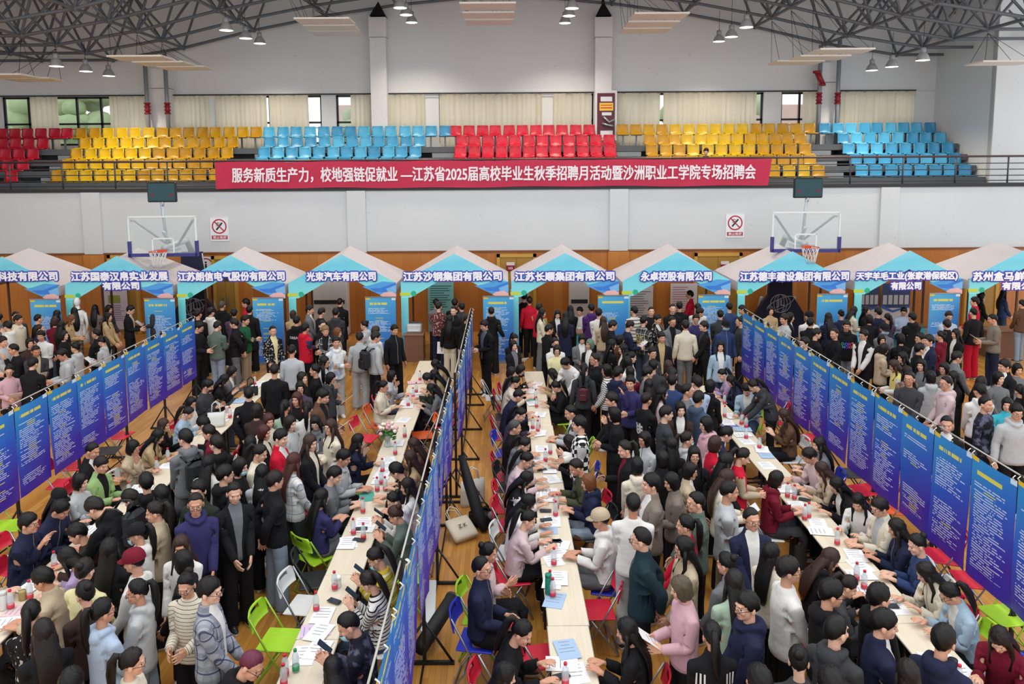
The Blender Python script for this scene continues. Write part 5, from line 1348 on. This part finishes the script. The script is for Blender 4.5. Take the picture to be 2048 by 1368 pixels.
def backpack(d,o,col,lab,mini=False):
    q=d['q']; RT=d['RT']; c=(RT[0][CHE]@np.array((0,.235 if not mini else .215,1.17))+RT[1][CHE])*q; w=o.matrix_world if False else None
    ca_,sa_=math.cos(d['ang']),math.sin(d['ang']); k=tag(empty('backpack',(d['x']+ca_*c[0]-sa_*c[1],d['y']+sa_*c[0]+ca_*c[1],c[2]),d['ang']),lab,'backpack'); m=mat(col,.7); g=.62 if mini else 1
    b=B(); b.box((0,0,-.02*g),(.30*g,.16*g,.42*g),bev=.055*g); b.obj('bag_body',m,k); b=B(); b.box((0,.09*g,-.1*g),(.22*g,.05*g,.2*g),bev=.02); b.obj('front_pocket',mat(col,.6,0,.4,.15),k); b=B()
    for s in (-1,1): b.tube([(s*.10,-.06,.17*g),(s*.12,-.12,.23),(s*.12,-.24,.22),(s*.12,-.33,.1)],.016,5)
    b.tube([(-.03,-.03,.19*g),(0,-.01,.235*g),(.03,-.03,.19*g)],.008,5); b.obj('strap',BLACK,k)
for d in PE:
    q,RT,ang=d['q'],d['RT'],d['ang']; far=math.hypot(d['x'],d['y'])>11.5; L='0' if far else '1'; zs=.3 if d['sit'] else None
    hm=hairm(d['hc']); sk=skinm(rnd.choice((0,0,1,1,4,2)) if 'T' not in d['ex'] else 3,d['hc'] if d['hc'] in ('bl','gy','br') else 'k'); ex=d['ex']
    o=put(TP['body'+L],RT,q,'person',[sk]); o.location=(d['x'],d['y'],d['z']); o.rotation_euler=(0,0,ang); d['o']=o; tag(o,d['lab'],'person','people at the job fair')
    if 'G' not in ex or ex=='GT': put(TP['hair'+d['hs']],RT,q,'hair',[hm],o)
    else:
        put(TP['hairy' if d['hs'] in 'y' else 'hairl' if d['hs']=='l' else 'hairn'],RT,q,'hair',[hm],o); cp=ex[ex.index('G')+1:][:3]; put(TP['cap'],RT,q,'cap',[cloth(cp if cp in COLR else 'blk')],o)
    k=d['top'][0]; cs=d['top'][1:].split('+'); c3=cs[1] if len(cs)>1 else None; c1,c2=(cs[0].split('/')+[None])[:2]
    nm={'S':'sweater','H':'hoodie','Z':'jacket','J':'jacket','L':'coat'}[k]; tp=TP['top'+L+k]; mt=put(tp,RT,q,nm,[cloth(c1,c2,k=='Z'),cloth(c1),cloth(c3 or c1)],o,zs)
    put(TP['legs%d'%(1 if rnd.random()<.55 else 0)],RT,q,'trousers',[cloth(d['bot'])],o)
    sm=mat(rnd.choice(SHO),.5)
    for s_ in ('shoeL','shoeR'): put(TP[s_],RT,q,'shoe',[sm,mat('#d5d5d2',.6)],o)
    if 'g' in ex: put(TP['glasses'],RT,q,'glasses',[FRAME],o)
    if 'k' in ex or ex=='K': put(TP['mask'],RT,q,'face_mask',[MASKK if ex=='K' else MASKM],o)
    if ex in PRINT or 'N' in ex:
        body,w,bk,col,zc=PRINT[ex if ex in PRINT else 'N']; mm=[emat_('') for _ in ()] or ([mat(h,.7) for h in ('#3fae6b','#3f86d8','#7d4fd0','#d33f8f','#e58a2a')] if ex=='SMOKE' else [cloth(col)]); add_print(d,o,k,body,w,bk,mm,zc)
    PS=dict(GT=('▼',.085,1,'grn',1.24),gA=('///',.16,1,'lgry',1.1),A=('|||     |||',.34,1,'wht',1.27),gZ=('NEW\nYORK',.22,0,'char',1.12),W=('▚▚\n▚▚\n▚▚',.14,1,'wht',1.15),gW=('AXE',.16,0,'char',1.22))
    if ex in PS and (ex!='gW' or k=='H'): body,w,bk,col,zc=PS[ex]; add_print(d,o,k,body,w,bk,[cloth(col)],zc)
    wp=lambda b_,v: (lambda c: (d['x']+math.cos(ang)*c[0]-math.sin(ang)*c[1],d['y']+math.sin(ang)*c[0]+math.cos(ang)*c[1],c[2]))((RT[0][b_]@np.array(v)+RT[1][b_])*q)
    who=d['lab'].split(', ')[0].replace(' person','-person') if False else d['lab'].split(',')[0]
    if 'o' in ex or d['pose']=='h' and 'i' not in ex and rnd.random()<.5:
        a=np.array(wp(HAL,J[HAL]+np.array((.04,-.02,-.07)))); b_=np.array(wp(HAR,J[HAR]+np.array((-.04,-.02,-.07)))); c=(a+b_)/2 if d['pose'] in 'h' else a
        d['held']=('paper',c,ang)
    elif 'i' in ex or d['pose'] in ('v','m'):
        c=np.array(wp(HAR,J[HAR]+np.array((-.05,-.03,-.08)))); d['held']=('phone',c,ang)
    if d['ex']=='P' or d['ex']=='gP': backpack(d,o,'#1b1d24','black backpack worn by the '+who)
    if ex=='M': backpack(d,o,'#4a1f26','small maroon plush backpack worn by the '+who,True)
HL=[]
for d in PE:
    if 'held' in d: HL.append(dict(d=d,lab=('sheet' if d['held'][0]=='paper' else 'phone')+' held by '+d['lab'].split(',')[0].replace(' and glasses','').replace(' with mask','').replace('open jacket','jacket')+','+d['lab'].split(',')[2]))
for g_ in uniq(HL,'lab',0):
    for i,h in enumerate(sorted(g_,key=lambda h:h['d']['px'])): h['lab']+=', '+('left one' if i==0 else nth(i)+' from left')
for h in HL:
    d=h['d']; kd,c,ang=d['held']
    if kd=='paper': paper(c[0],c[1],c[2]+.03,ang,h['lab'],R(-38) if d['pose']!='s' else R(-80))
    else: phone(c[0],c[1],c[2]+.03,ang,h['lab'],R(-40))
for d in PE:
    if len(d['lab'].split())>16: print('LONG',d['lab'])
for d in PE:
    if d['z']: o=dup(sp,(d['x'],d['y']+.02,d['z'])); recolor(o,0,mat('#c99713',.3)); tag(o,'yellow plastic stadium seat under the lone spectator, behind the slogan banner','seat','right yellow stadium seats')
# past three hundred people: those of whom least shows, deep in the throng, are one body of people
DEEP=set([0, 1, 3, 5, 6, 11, 22, 28, 32, 40, 43, 45, 48, 52, 54, 56, 68, 70, 75, 76, 77, 92, 94, 99, 102, 106, 109, 110, 117, 118, 120, 121, 123, 127, 129, 131, 132, 133, 140, 144, 145, 146, 147, 150, 154, 159, 160, 161, 163, 166, 177, 179, 180, 183, 184, 185, 186, 195, 201, 205, 207, 211, 218, 227, 316])
bpy.context.view_layer.update(); jo=[]
for i,d in enumerate(PE):
    if i in DEEP: jo+=[d['o']]+list(d['o'].children)
with bpy.context.temp_override(active_object=jo[0],object=jo[0],selected_objects=jo,selected_editable_objects=jo): bpy.ops.object.join()
cr=jo[0]; cr.name='crowd'; cr.data.name='crowd'; tag(cr,'many dark-haired people deep in the throng, mostly hidden behind others','crowd'); cr['kind']='stuff'
if 'group' in cr: del cr['group']
print('people',len(PE))
# ---------------------------------------------------------------- tables
def table_proto():
    o=empty('folding_table',(0,0,0)); TT=NT('pale_laminate'); x,y,z=TT.sep(TT.coord()); n=TT.noise(TT.comb(TT.f('MULTIPLY',x,30),TT.f('MULTIPLY',y,2),z),1.0,3); tm=TT.set(TT.mix(n,lin('#e2d8c4'),lin('#cdc0a8')),.4)
    b=B(); b.box((0,0,.738),(.415,1.19,.025),bev=.006); b.obj('tabletop',tm,o)
    b=B(); b.box((0,0,.738),(.421,1.196,.012)); b.obj('edge_band',mat('#8e8a82',.5),o); m=mat('#2a2b2e',.4,.4)
    for sx in (-.17,.17):
        for sy in (-.52,.52): b=B(); b.bb(sx-.0125,sx+.0125,sy-.0125,sy+.0125,0,.725); b.obj('leg',m,o)
    b=B()
    for sy in (-.52,.52): b.bb(-.17,.17,sy-.01,sy+.01,.2,.22); b.bb(-.17,.17,sy-.01,sy+.01,.7,.72)
    b.bb(-.16,-.14,-.52,.52,.7,.72); b.bb(.14,.16,-.52,.52,.7,.72); b.obj('frame',m,o); return o
TPR=table_proto(); tf=True
RN=dict(left='left',cl='centre-left',cr='centre-right',right='right'); YR=dict(left=(4.9,16.4),cl=(4.7,18.2),cr=(4.9,16.4),right=(4.9,15.7))
for rk,(a,c) in ROWX.items():
    y0,y1=YR[rk]; n=int(round((y1-y0)/1.2))
    for i in range(n):
        x=(a+c)/2+ (rnd.uniform(-.012,.012)); y=y0+.6+1.2*i
        if rk=='left' and i==7: x+=.02
        o=TPR if tf else dup(TPR,(x,y,0)); tf=False; o.location=(x,y,0); o.rotation_euler=(0,0,R(rnd.uniform(-.6,.6)))
        tag(o,'narrow pale folding table, %s from the front in the %s row'%(nth(i),RN[rk]),'table','%s row of folding tables'%RN[rk])
ZT_=.752
def rowof(x): return min(ROWX,key=lambda k:abs(sum(ROWX[k])/2-x))
BT=NT('clear_plastic'); tr=BT.n('ShaderNodeBsdfTransparent'); tr.inputs[0].default_value=(.93,.96,.97,1); mx=BT.n('ShaderNodeMixShader'); mx.inputs[0].default_value=.42; BT.set(lin('#dfe8ec'),.08); BT.t.links.new(tr.outputs[0],mx.inputs[1]); BT.t.links.new(BT.b.outputs[0],mx.inputs[2]); BT.t.links.new(mx.outputs[0],BT.t.nodes['Material Output'].inputs['Surface'])
def bottle_proto(capc,lab):
    o=empty('water_bottle',(0,0,0)); b=B(); b.lathe((0,0,0),[(.028,0),(.033,.012),(.033,.06),(.030,.075),(.033,.09),(.033,.135),(.027,.165),(.014,.19),(.0125,.2)],12); b.obj('bottle_body',BT.m,o)
    b=B(); b.lathe((0,0,.197),[(.0165,0),(.0165,.02),(.014,.023)],10); b.obj('screw_cap',mat(capc,.4),o); b=B(); b.lathe((0,0,.018),[(.0338,0),(.0338,.045)],12,0); b.obj('bottle_label',mat(lab,.45),o); return o
BP=bottle_proto('#c9203a','#cf3a4c'); BPG=bottle_proto('#1f8a4c','#2f9a68'); bf=True; bgf=True
BOT='''0 800 .212: 1480 620,1545 520,1215 850,735 1245
0 1068 .2193: 495 245,95 605,270 515
340 580 .18277: 905 988
340 800 .212: 565 122
680 580 .18277: 835 1072,875 942,745 1215,800 1130
680 800 .212: 610 300,520 460,400 620,125 1200,220 1245,350 800,425 795,215 1000,390 735
340 1068 .2193: 1332 622,1500 432,1145 1160G,1050 1205,1036 1295
1020 580 .18277: 280 1150,290 1232
1020 800 .212: 215 222,270 212,380 455,335 525,440 962,430 1030,262 250
1020 1068 .2193: 400 212,390 495,365 425,505 1285
1360 580 .18277: 525 1195,385 1068
1360 800 .212: 422 112,580 182,627 212,625 312,750 402,1015 855,1080 875,1178 1065,1215 1045,1485 1295
1698 1068 .2193: 70 350,140 425,1003 1305'''
bl=[]
def each(s):
    for ln in s.strip().split('\n'):
        h,t=ln.split(':'); a,b_,k=map(float,h.split())
        for it in t.split(','):
            q=it.split(); g=q[1].endswith('G'); yield a+float(q[0])*k,b_+float(q[1].rstrip('G'))*k,(q[2] if len(q)>2 else ''),g
occ=[]
def onrow(p,m=.04):
    k=rowof(p.x); a,c=ROWX[k]; p.x=min(max(p.x,a+m),c-m); p.y=min(max(p.y,YR[k][0]+.05),YR[k][1]-.1); return k
for px,py,_,g in each(BOT):
    p=P(px,py,ZT_+.1); k=onrow(p,.045); bl.append((k,p,g)); occ.append((p.x,p.y))
for k in ROWX:
    s=sorted([q for q in bl if q[0]==k],key=lambda q:q[1].y); i=0
    for _,p,g in s:
        if g: o=BPG if bgf else dup(BPG,p); bgf=False; lab='clear bottle with green cap on the %s table row'%RN[k]
        else: o=BP if bf else dup(BP,p); bf=False; lab='clear red-capped water bottle, %s from the front on the %s tables'%(nth(i),RN[k]); i+=1
        o.location=(p.x,p.y,ZT_); tag(o,lab,'bottle','water bottles on the tables')
PAP='''0 800 .212: 1580 615,1275 830,1180 870,1100 930,870 1230,830 1290
0 1068 .2193: 590 225,95 805,180 700r,225 480
340 580 .18277: 930 1020,860 1060,700 1215b,600 1330
340 800 .212: 420 190,480 205
680 580 .18277: 815 1015p,830 1125,800 1180,740 1270,720 1240
680 800 .212: 600 190,545 410,460 575,440 625,400 705,380 760,235 915t,225 1165,215 1215,80 1345
340 1068 .2193: 1575 90,1390 745,1330 880l,1360 905,1350 1060,1225 1110
1020 580 .18277: 190 1070,205 1212t,300 1030,235 1245,200 1110
1020 800 .212: 285 140,260 300,260 320,300 465,370 660,400 750,350 860,350 925,400 1150,370 1215b,285 560
1020 1068 .2193: 395 235,440 165,430 100,440 410,250 440,400 605b,430 1190,600 1270,520 1060b
1360 580 .18277: 350 1160,430 1222
1360 800 .212: 480 155,450 215,470 245v,590 280b,590 330,630 392,800 470,810 520b,820 620,990 840,1075 1005,1300 1165,1330 1245
1698 1068 .2193: 60 200,100 290,110 380,150 525,420 665,810 1160,850 1230,1090 1240'''
PC={'r':'#d8b9bd','b':'#9fb9d6','p':'#e0b7bf','t':'#3fa08f','l':'#cdb6d6','v':'#5560a8'}; PN={'':'white printed sheet','r':'red bordered leaflet','b':'pale blue brochure','p':'pink sheet','t':'teal folder','l':'lilac folder stack','v':'violet brochure'}
pl=[]
for ln in PAP.strip().split('\n'):
    h,t=ln.split(':'); a,b_,k_=map(float,h.split())
    for it in t.split(','):
        x_,y_=it.split(); tp=y_[-1] if y_[-1].isalpha() else ''; p=P(a+float(x_)*k_,b_+float(y_.rstrip('rbptlv'))*k_,ZT_); k=onrow(p,.11); pl.append((k,p,tp))
for k in ROWX:
    cnt={}
    for j,(_,p,tp) in enumerate(sorted([q for q in pl if q[0]==k],key=lambda q:q[1].y)):
        i=cnt.get(tp,0); cnt[tp]=i+1; tot=sum(1 for q in pl if q[0]==k and q[2]==tp)
        o=paper(p.x,p.y,ZT_+.0006+.0045*(j%3),R(rnd.uniform(-18,18)+(90 if rnd.random()<.25 else 0)),('%s lying on the %s table row'%(PN[tp],RN[k]))+('' if tot==1 else ', %s from the front'%nth(i)),0,m=mat(PC[tp],.5) if tp else None); o['group']='papers on the tables'
PHN='''680 800 .212: 200 1225,180 1330
1020 800 .212: 300 665,335 1055,340 1140,430 1345
1020 1068 .2193: 410 75,470 1310
1360 800 .212: 1175 950,1120 890
340 1068 .2193: 1500 625
1698 1068 .2193: 380 670'''
cnt={}
for px,py,_,g in each(PHN):
    p=P(px,py,ZT_); k=onrow(p,.06); i=cnt.get(k,0); cnt[k]=i+1; o=phone(p.x,p.y,ZT_+.014,R(rnd.uniform(60,110)),'black phone lying on the %s tables, phone %s listed from the back'%(RN[k],nth(i)))
    o['label']='black phone lying flat on the %s table row, %s one towards the front'%(RN[k],nth(i))
# cups, flask, flowers, bags on the tables
def cup(px,py,lab,col,r,h,kind='cup',lid=None):
    p=P(px,py,ZT_+h/2); onrow(p,.05); o=tag(empty(kind,(p.x,p.y,ZT_)),lab,kind.replace('_',' ')); b=B(); b.lathe((0,0,0),[(r*.86,0),(r,.01),(r,h-.01),(r*.97,h)],16); b.obj('vessel',mat(col,.3),o)
    if lid: b=B(); b.lathe((0,0,h),[(r*1.03,0),(r*1.03,.03),(r*.8,.035)],16); b.obj('lid',mat(lid,.35),o)
cup(1092,1171,'green steel vacuum flask on the centre-right table','#1f8a72',.035,.2,'vacuum_flask','#1b7a66'); cup(1904,1346,'black vacuum flask at the front of the right tables','#26272a',.04,.2,'vacuum_flask','#1b1b1d'); cup(7,1204,'white steel vacuum flask on the front left table','#d3d4d2',.038,.17,'vacuum_flask','#c4c4c2'); cup(45,1190,'amber tea cup on the front left table','#a8925e',.042,.1); cup(675,1166,'white lidded cup held over the front centre-left table','#dfe0dc',.042,.09,'cup','#e8e8e6'); cup(454,821,'pale pink drinking cup on the left table beside a tote bag','#c9a9a3',.035,.1,'cup','#e0d0cc')
p=P(775,893,ZT_); onrow(p,.1); o=tag(empty('flower_vase',(p.x,p.y,ZT_)),'glass vase of pink and white roses on the centre-left table','flower vase'); b=B(); b.lathe((0,0,0),[(.05,0),(.055,.02),(.05,.12),(.065,.2)],14); b.obj('vase',BT.m,o); q=random.Random(5); b=B(); fl=B(); fw=B(); lf_=B()
for i in range(26):
    a=q.uniform(0,6.28); r=q.uniform(.02,.16); h=q.uniform(.3,.42)-r*.4; t_=(r*math.cos(a),r*math.sin(a),h); b.tube([(0,0,.03),(t_[0]*.4,t_[1]*.4,h*.6),t_],.004,4); (fl if i%2 else fw).ell(t_,(.034,.034,.03),8,6)
    for s in range(3): a2=a+q.uniform(-1,1); lf_.ell((r*.8*math.cos(a2),r*.8*math.sin(a2),h-q.uniform(.05,.13)),(.035,.02,.012),6,4)
b.obj('stems',mat('#4f7a3c',.6),o); fl.obj('pink_roses',mat('#e0a6ae',.6),o); fw.obj('white_roses',mat('#e8e3cf',.6),o); lf_.obj('leaves',mat('#4a7a3a',.6),o)
def tote(x,y,z,ang,lab,col,w=.34,h=.36,logo=None,flat=False,txt=None):
    o=tag(empty('tote_bag',(x,y,z),ang),lab,'bag'); b=B(); V=[];F=[]; n=16
    for (zz,t_,ww) in ((0,.05,.47),(.06,.06,.5),(h*.6,.045,.5),(h,.02,.49)):
        for k in range(n): a=2*math.pi*k/n; e=lambda v:math.copysign(abs(v)**.6,v); V.append((ww*w*e(math.cos(a)),t_*e(math.sin(a))+.01*math.sin(zz*14),zz))
    F=[(i*n+k,i*n+(k+1)%n,(i+1)*n+(k+1)%n,(i+1)*n+k) for i in range(3) for k in range(n)]+[tuple(range(n-1,-1,-1)),tuple(range(3*n,4*n))]; b.add(V,F,0,True); bo=b.obj('bag_body',mat(col,.8),o); b=B()
    for s in (-1,1): b.tube([(-w*.25,s*.015,h-.02),(-w*.2,s*.03,h+.15),(0,s*.035,h+.2),(w*.2,s*.03,h+.15),(w*.25,s*.015,h-.02)],.008,5)
    b.obj('handle',mat(col,.8),o)
    if logo:
        b=B(); b.lathe((0,-.062,h*.5),[(0,0),(.095,0),(.095,.004),(0,.004)],18,0,(0,-1,0)); b.v=[(x_,y_,h*.5+(z_-h*.5)*.55) for x_,y_,z_ in b.v]; b.obj('oval_emblem',mat(logo,.6),o)
    if txt: text(txt,.14,None,0,.02,'printed_mark',[mat('#e8e8ee' if logo else '#38383a',.6)],o).location=(0,-.072,h*.5)
    if flat: o.rotation_euler=(R(-62),0,ang)
    return o
p=P(948,1010,0); tote(-.55,p.y,0,R(28),'white tote bag with navy oval emblem standing by the centre banners','#d6d3cb',.42,.42,'#2a3a8a',False,'FE'); p=P(935,1085,0); tote(p.x,p.y,.06,R(35),'cream tote bag slumped on the floor by the centre banners','#cfc5b0',.40,.36,None,True,'Z K'); p=P(460,842,ZT_+.1); tote(-5.16,p.y,ZT_,R(10),'white and green tote bag on the left tables','#d3d6cf',.3,.26,None); p=P(468,786,ZT_+.05); tote(-5.16,p.y,ZT_,R(15),'black handbag standing on the far left tables','#1c1c1f',.28,.18)
# black carrying bags, white boxes and strips by the centre banner stands
o=tag(empty('tripod_bag',(-.62,P(935,1040,0).y,0)),'long black padded bag leaning against a centre banner stand','bag'); b=B(); b.tube([(.28,-.42,.03),(.2,-.3,.2),(.03,-.03,.62),(-.08,.12,.98)],[.05,.095,.08,.05],10); b.obj('bag_body',mat('#18181b',.7),o); b=B(); b.tube([(-.06,.1,.98),(-.04,.02,1.06),(.02,0,.98)],.012,5); b.tube([(.2,-.3,.3),(.32,-.2,.3),(.1,-.05,.6)],.01,5); b.obj('strap',mat('#242428',.7),o)
p=P(962,1052,0); o=tag(empty('camera_bag',(p.x,p.y,0)),'round black camera bag on the floor beside the long padded bag','bag'); b=B(); b.box((0,0,.15),(.36,.24,.3),bev=.09); b.obj('bag_body',mat('#1a1a1d',.7),o); b=B(); b.tube([(-.12,0,.3),(-.06,0,.37),(.06,0,.37),(.12,0,.3)],.012,5); b.obj('handle',mat('#2a2a2e',.7),o); b=B(); b.ell((.16,-.12,.22),(.06,.05,.06),8,6); b.obj('fluffy_charm',mat('#7d7c7a',.9),o)
p=P(858,1226,0); o=tag(empty('floor_strip_box',(p.x,p.y,0),R(4)),'long flat white display box on the floor by the centre banners','box'); b=B(); b.box((0,0,.05),(.16,1.15,.1),bev=.01); b.obj('box_body',mat('#cfd2d4',.5),o); b=B(); b.box((0,-.545,.05),(.162,.065,.102)); b.obj('end_band',mat('#2f7a8e',.5),o)
p=P(874,1285,0); o=tag(empty('roll_case',(p.x,p.y,.0),R(-22)),'black cylindrical roll case resting on a centre stand foot','case'); b=B(); b.tube([(0,-.4,.17),(0,.4,.3)],.085,12); b.obj('case_body',mat('#1b1c1e',.6),o); b=B(); b.tube([(0,.39,.298),(0,.42,.303)],.09,12); b.obj('end_cap',mat('#2c2d30',.6),o)
# ---------------------------------------------------------------- chairs: under every seated person, and the empty ones
CSEQ=['red','red','white','red','green','blue','red','black']
def chlab(col,who): return '%s folding chair under the %s'%(col,who)
ci=0; CL=[]
for d in PE:
    if not d['sit'] or d['z']: continue
    col=CSEQ[ci%8]; ci+=1; sp={(1290,292):'blue',(1642,902):'green',(520,1052):'orange',(840,1182):'green',(950,872):'red',(752,1112):'blue',(982,142):'white',(872,742):'white',(210,215):'green'}
    for (a,b_),c in sp.items():
        for o2 in ((0,800,.212),(680,580,.18277),(340,800,.212),(340,1068,.2193),(680,1068,.2193),(1020,1068,.2193),(1020,800,.212),(1360,800,.212)):
            if abs(d['px']-(o2[0]+a*o2[2]))<.5 and abs(d['py']-(o2[1]+b_*o2[2]))<.5: col=c
    dx,dy=-math.sin(d['ang'])*.05,math.cos(d['ang'])*.05
    w=d['lab'].replace(' person','').replace(' and glasses','').replace(' with mask','').replace(' and cap','').replace('-haired in','-haired').replace('open jacket','jacket').split(','); CL.append(dict(d=d,col=col,lab='%s folding chair under %s sitter, %s'%(col,w[0],w[-1].strip() if w[-1].strip() not in ('left one','right one') else w[-2].strip()+' '+w[-1].strip()),px=d['px'],p=(d['x']+dx,d['y']+dy)))
for g_ in uniq(CL,'lab',0):
    for i,c in enumerate(sorted(g_,key=lambda c:-c['d']['py'])): c['lab']+=', '+nth(i)+' from front'
for c in CL:
    if len(c['lab'].split())>16: print('LONG',c['lab'])
for c in CL: chair(c['p'][0],c['p'][1],c['d']['ang'],c['col'],c['lab'])
EMP='''340 1068 .2193: 985 965 green R,1320 420 black R,1225 650 white R
680 800 .212: 480 235 red R,235 360 red R,790 330 orange L,430 150 green R
1020 1068 .2193: 800 690 red L,250 1125 red R
1360 800 .212: 1225 355 red L,1150 300 red L,900 200 red L
1698 800 .212: 180 845 red L,370 1020 orange L,530 1075 red L,60 690 black L
1698 1068 .2193: 850 205 red L,1140 420 red L,1440 740 green L
0 800 .212: 1190 760 black R,690 625 red R,590 790 red R,1120 335 red R,60 1190 green R,195 1120 red R,1000 480 black R
0 1068 .2193: 110 300 red R
1360 580 .18277: 1090 1190 orange L
680 580 .18277: 1680 1180 white R'''
ec={}
EL=[]
for ln in EMP.strip().split('\n'):
    h,t=ln.split(':'); a,b_,k_=map(float,h.split())
    for it in t.split(','):
        x_,y_,col,fc=it.split(); p=P(a+float(x_)*k_,b_+float(y_)*k_,.44)
        if any(math.hypot(p.x-d['x'],p.y-d['y'])<.36 for d in PE): continue
        if any(math.hypot(p.x-e['p'].x,p.y-e['p'].y)<.42 for e in EL): continue
        k=rowof(p.x); side='left' if p.x<sum(ROWX[k])/2 else 'right'; EL.append(dict(p=p,col=col,fc=fc,lab='empty %s folding chair on the %s side of the %s tables'%(col,side,RN[k]),y=p.y))
for g_ in uniq(EL,'lab',0):
    for i,e in enumerate(sorted(g_,key=lambda e:e['y'])): e['lab']+=', '+nth(i)+' from front'
for e in EL: chair(e['p'].x,e['p'].y,R(FACE[e['fc']]+rnd.uniform(-22,22)),e['col'],e['lab'])
# ---------------------------------------------------------------- rows of hanging printed sheets on black stands
def banner_row(name,X,y0,n,zt,zb_,face,shift=None,skew=0.0):
    h=zt-zb_; hs=[]; fr=None
    for i in range(n):
        y=y0+.4+.8*i; x=X+skew*(y-12)
        s_=bpy.data.objects.new('hanging_poster',sheet(None,.79,h,8,10,.02,i*1.7)); COL.objects.link(s_); s_.location=(x,y,zb_+rnd.uniform(-.02,.02)); s_.rotation_euler=(0,0,R(90 if face>0 else -90)); s_.data.materials.append(PR2); tag(s_,'blue violet job sheet, white text, %s from front, %s banner row'%(nth(i),name),'poster','hanging sheets of the %s banner row'%name)
        b=B()
        for u in (-.36,0,.36): b.tube([(u,.0,h-.01),(u,-.03,h+.025),(u,.0,h+.05)],.006,4)
        b.obj('tie_cord',mat('#e0ddd0',.7),s_)
    k=(n+1)//2
    for i in range(k+1):
        y=y0+1.6*i if i<k else y0+.8*n; x=X+skew*(y-12)-.045*face; o=tag(empty('banner_stand',(x,y,0)),'black stand with triangular feet, %s from front, %s banner row'%(nth(i),name),'stand','stands of the %s banner row'%name)
        b=B(); b.bb(-.018,.018,-.018,.018,0,zt+.05); b.obj('upright',BLACK,o); b=B(); b.bb(-.02,.02,-.36,.36,0,.035) if 0 else b.bb(-.32,.32,-.02,.02,0,.035); b.tube([(-.3,0,.03),(0,0,.5)],.014,6); b.tube([(.3,0,.03),(0,0,.5)],.014,6); b.obj('foot',BLACK,o)
        if i<k:
            L=min(1.6,y0+.8*n-y); b=B(); b.tube([(0,.0,zt+.04),(0,L,zt+.04)],.009,6); b.obj('top_rail',mat('#a9a69d',.5),o); b=B(); b.tube([(0,0,.07),(0,L,.07)],.012,6); b.obj('bottom_rail',BLACK,o)
banner_row('left',-6.95,9.0,10,1.98,.66,1); banner_row('right',5.42,6.3,14,1.98,.53,-1); banner_row('centre',-.86,4.6,9,2.0,.85,1); banner_row('far centre',-.78,12.0,7,2.02,.85,1)
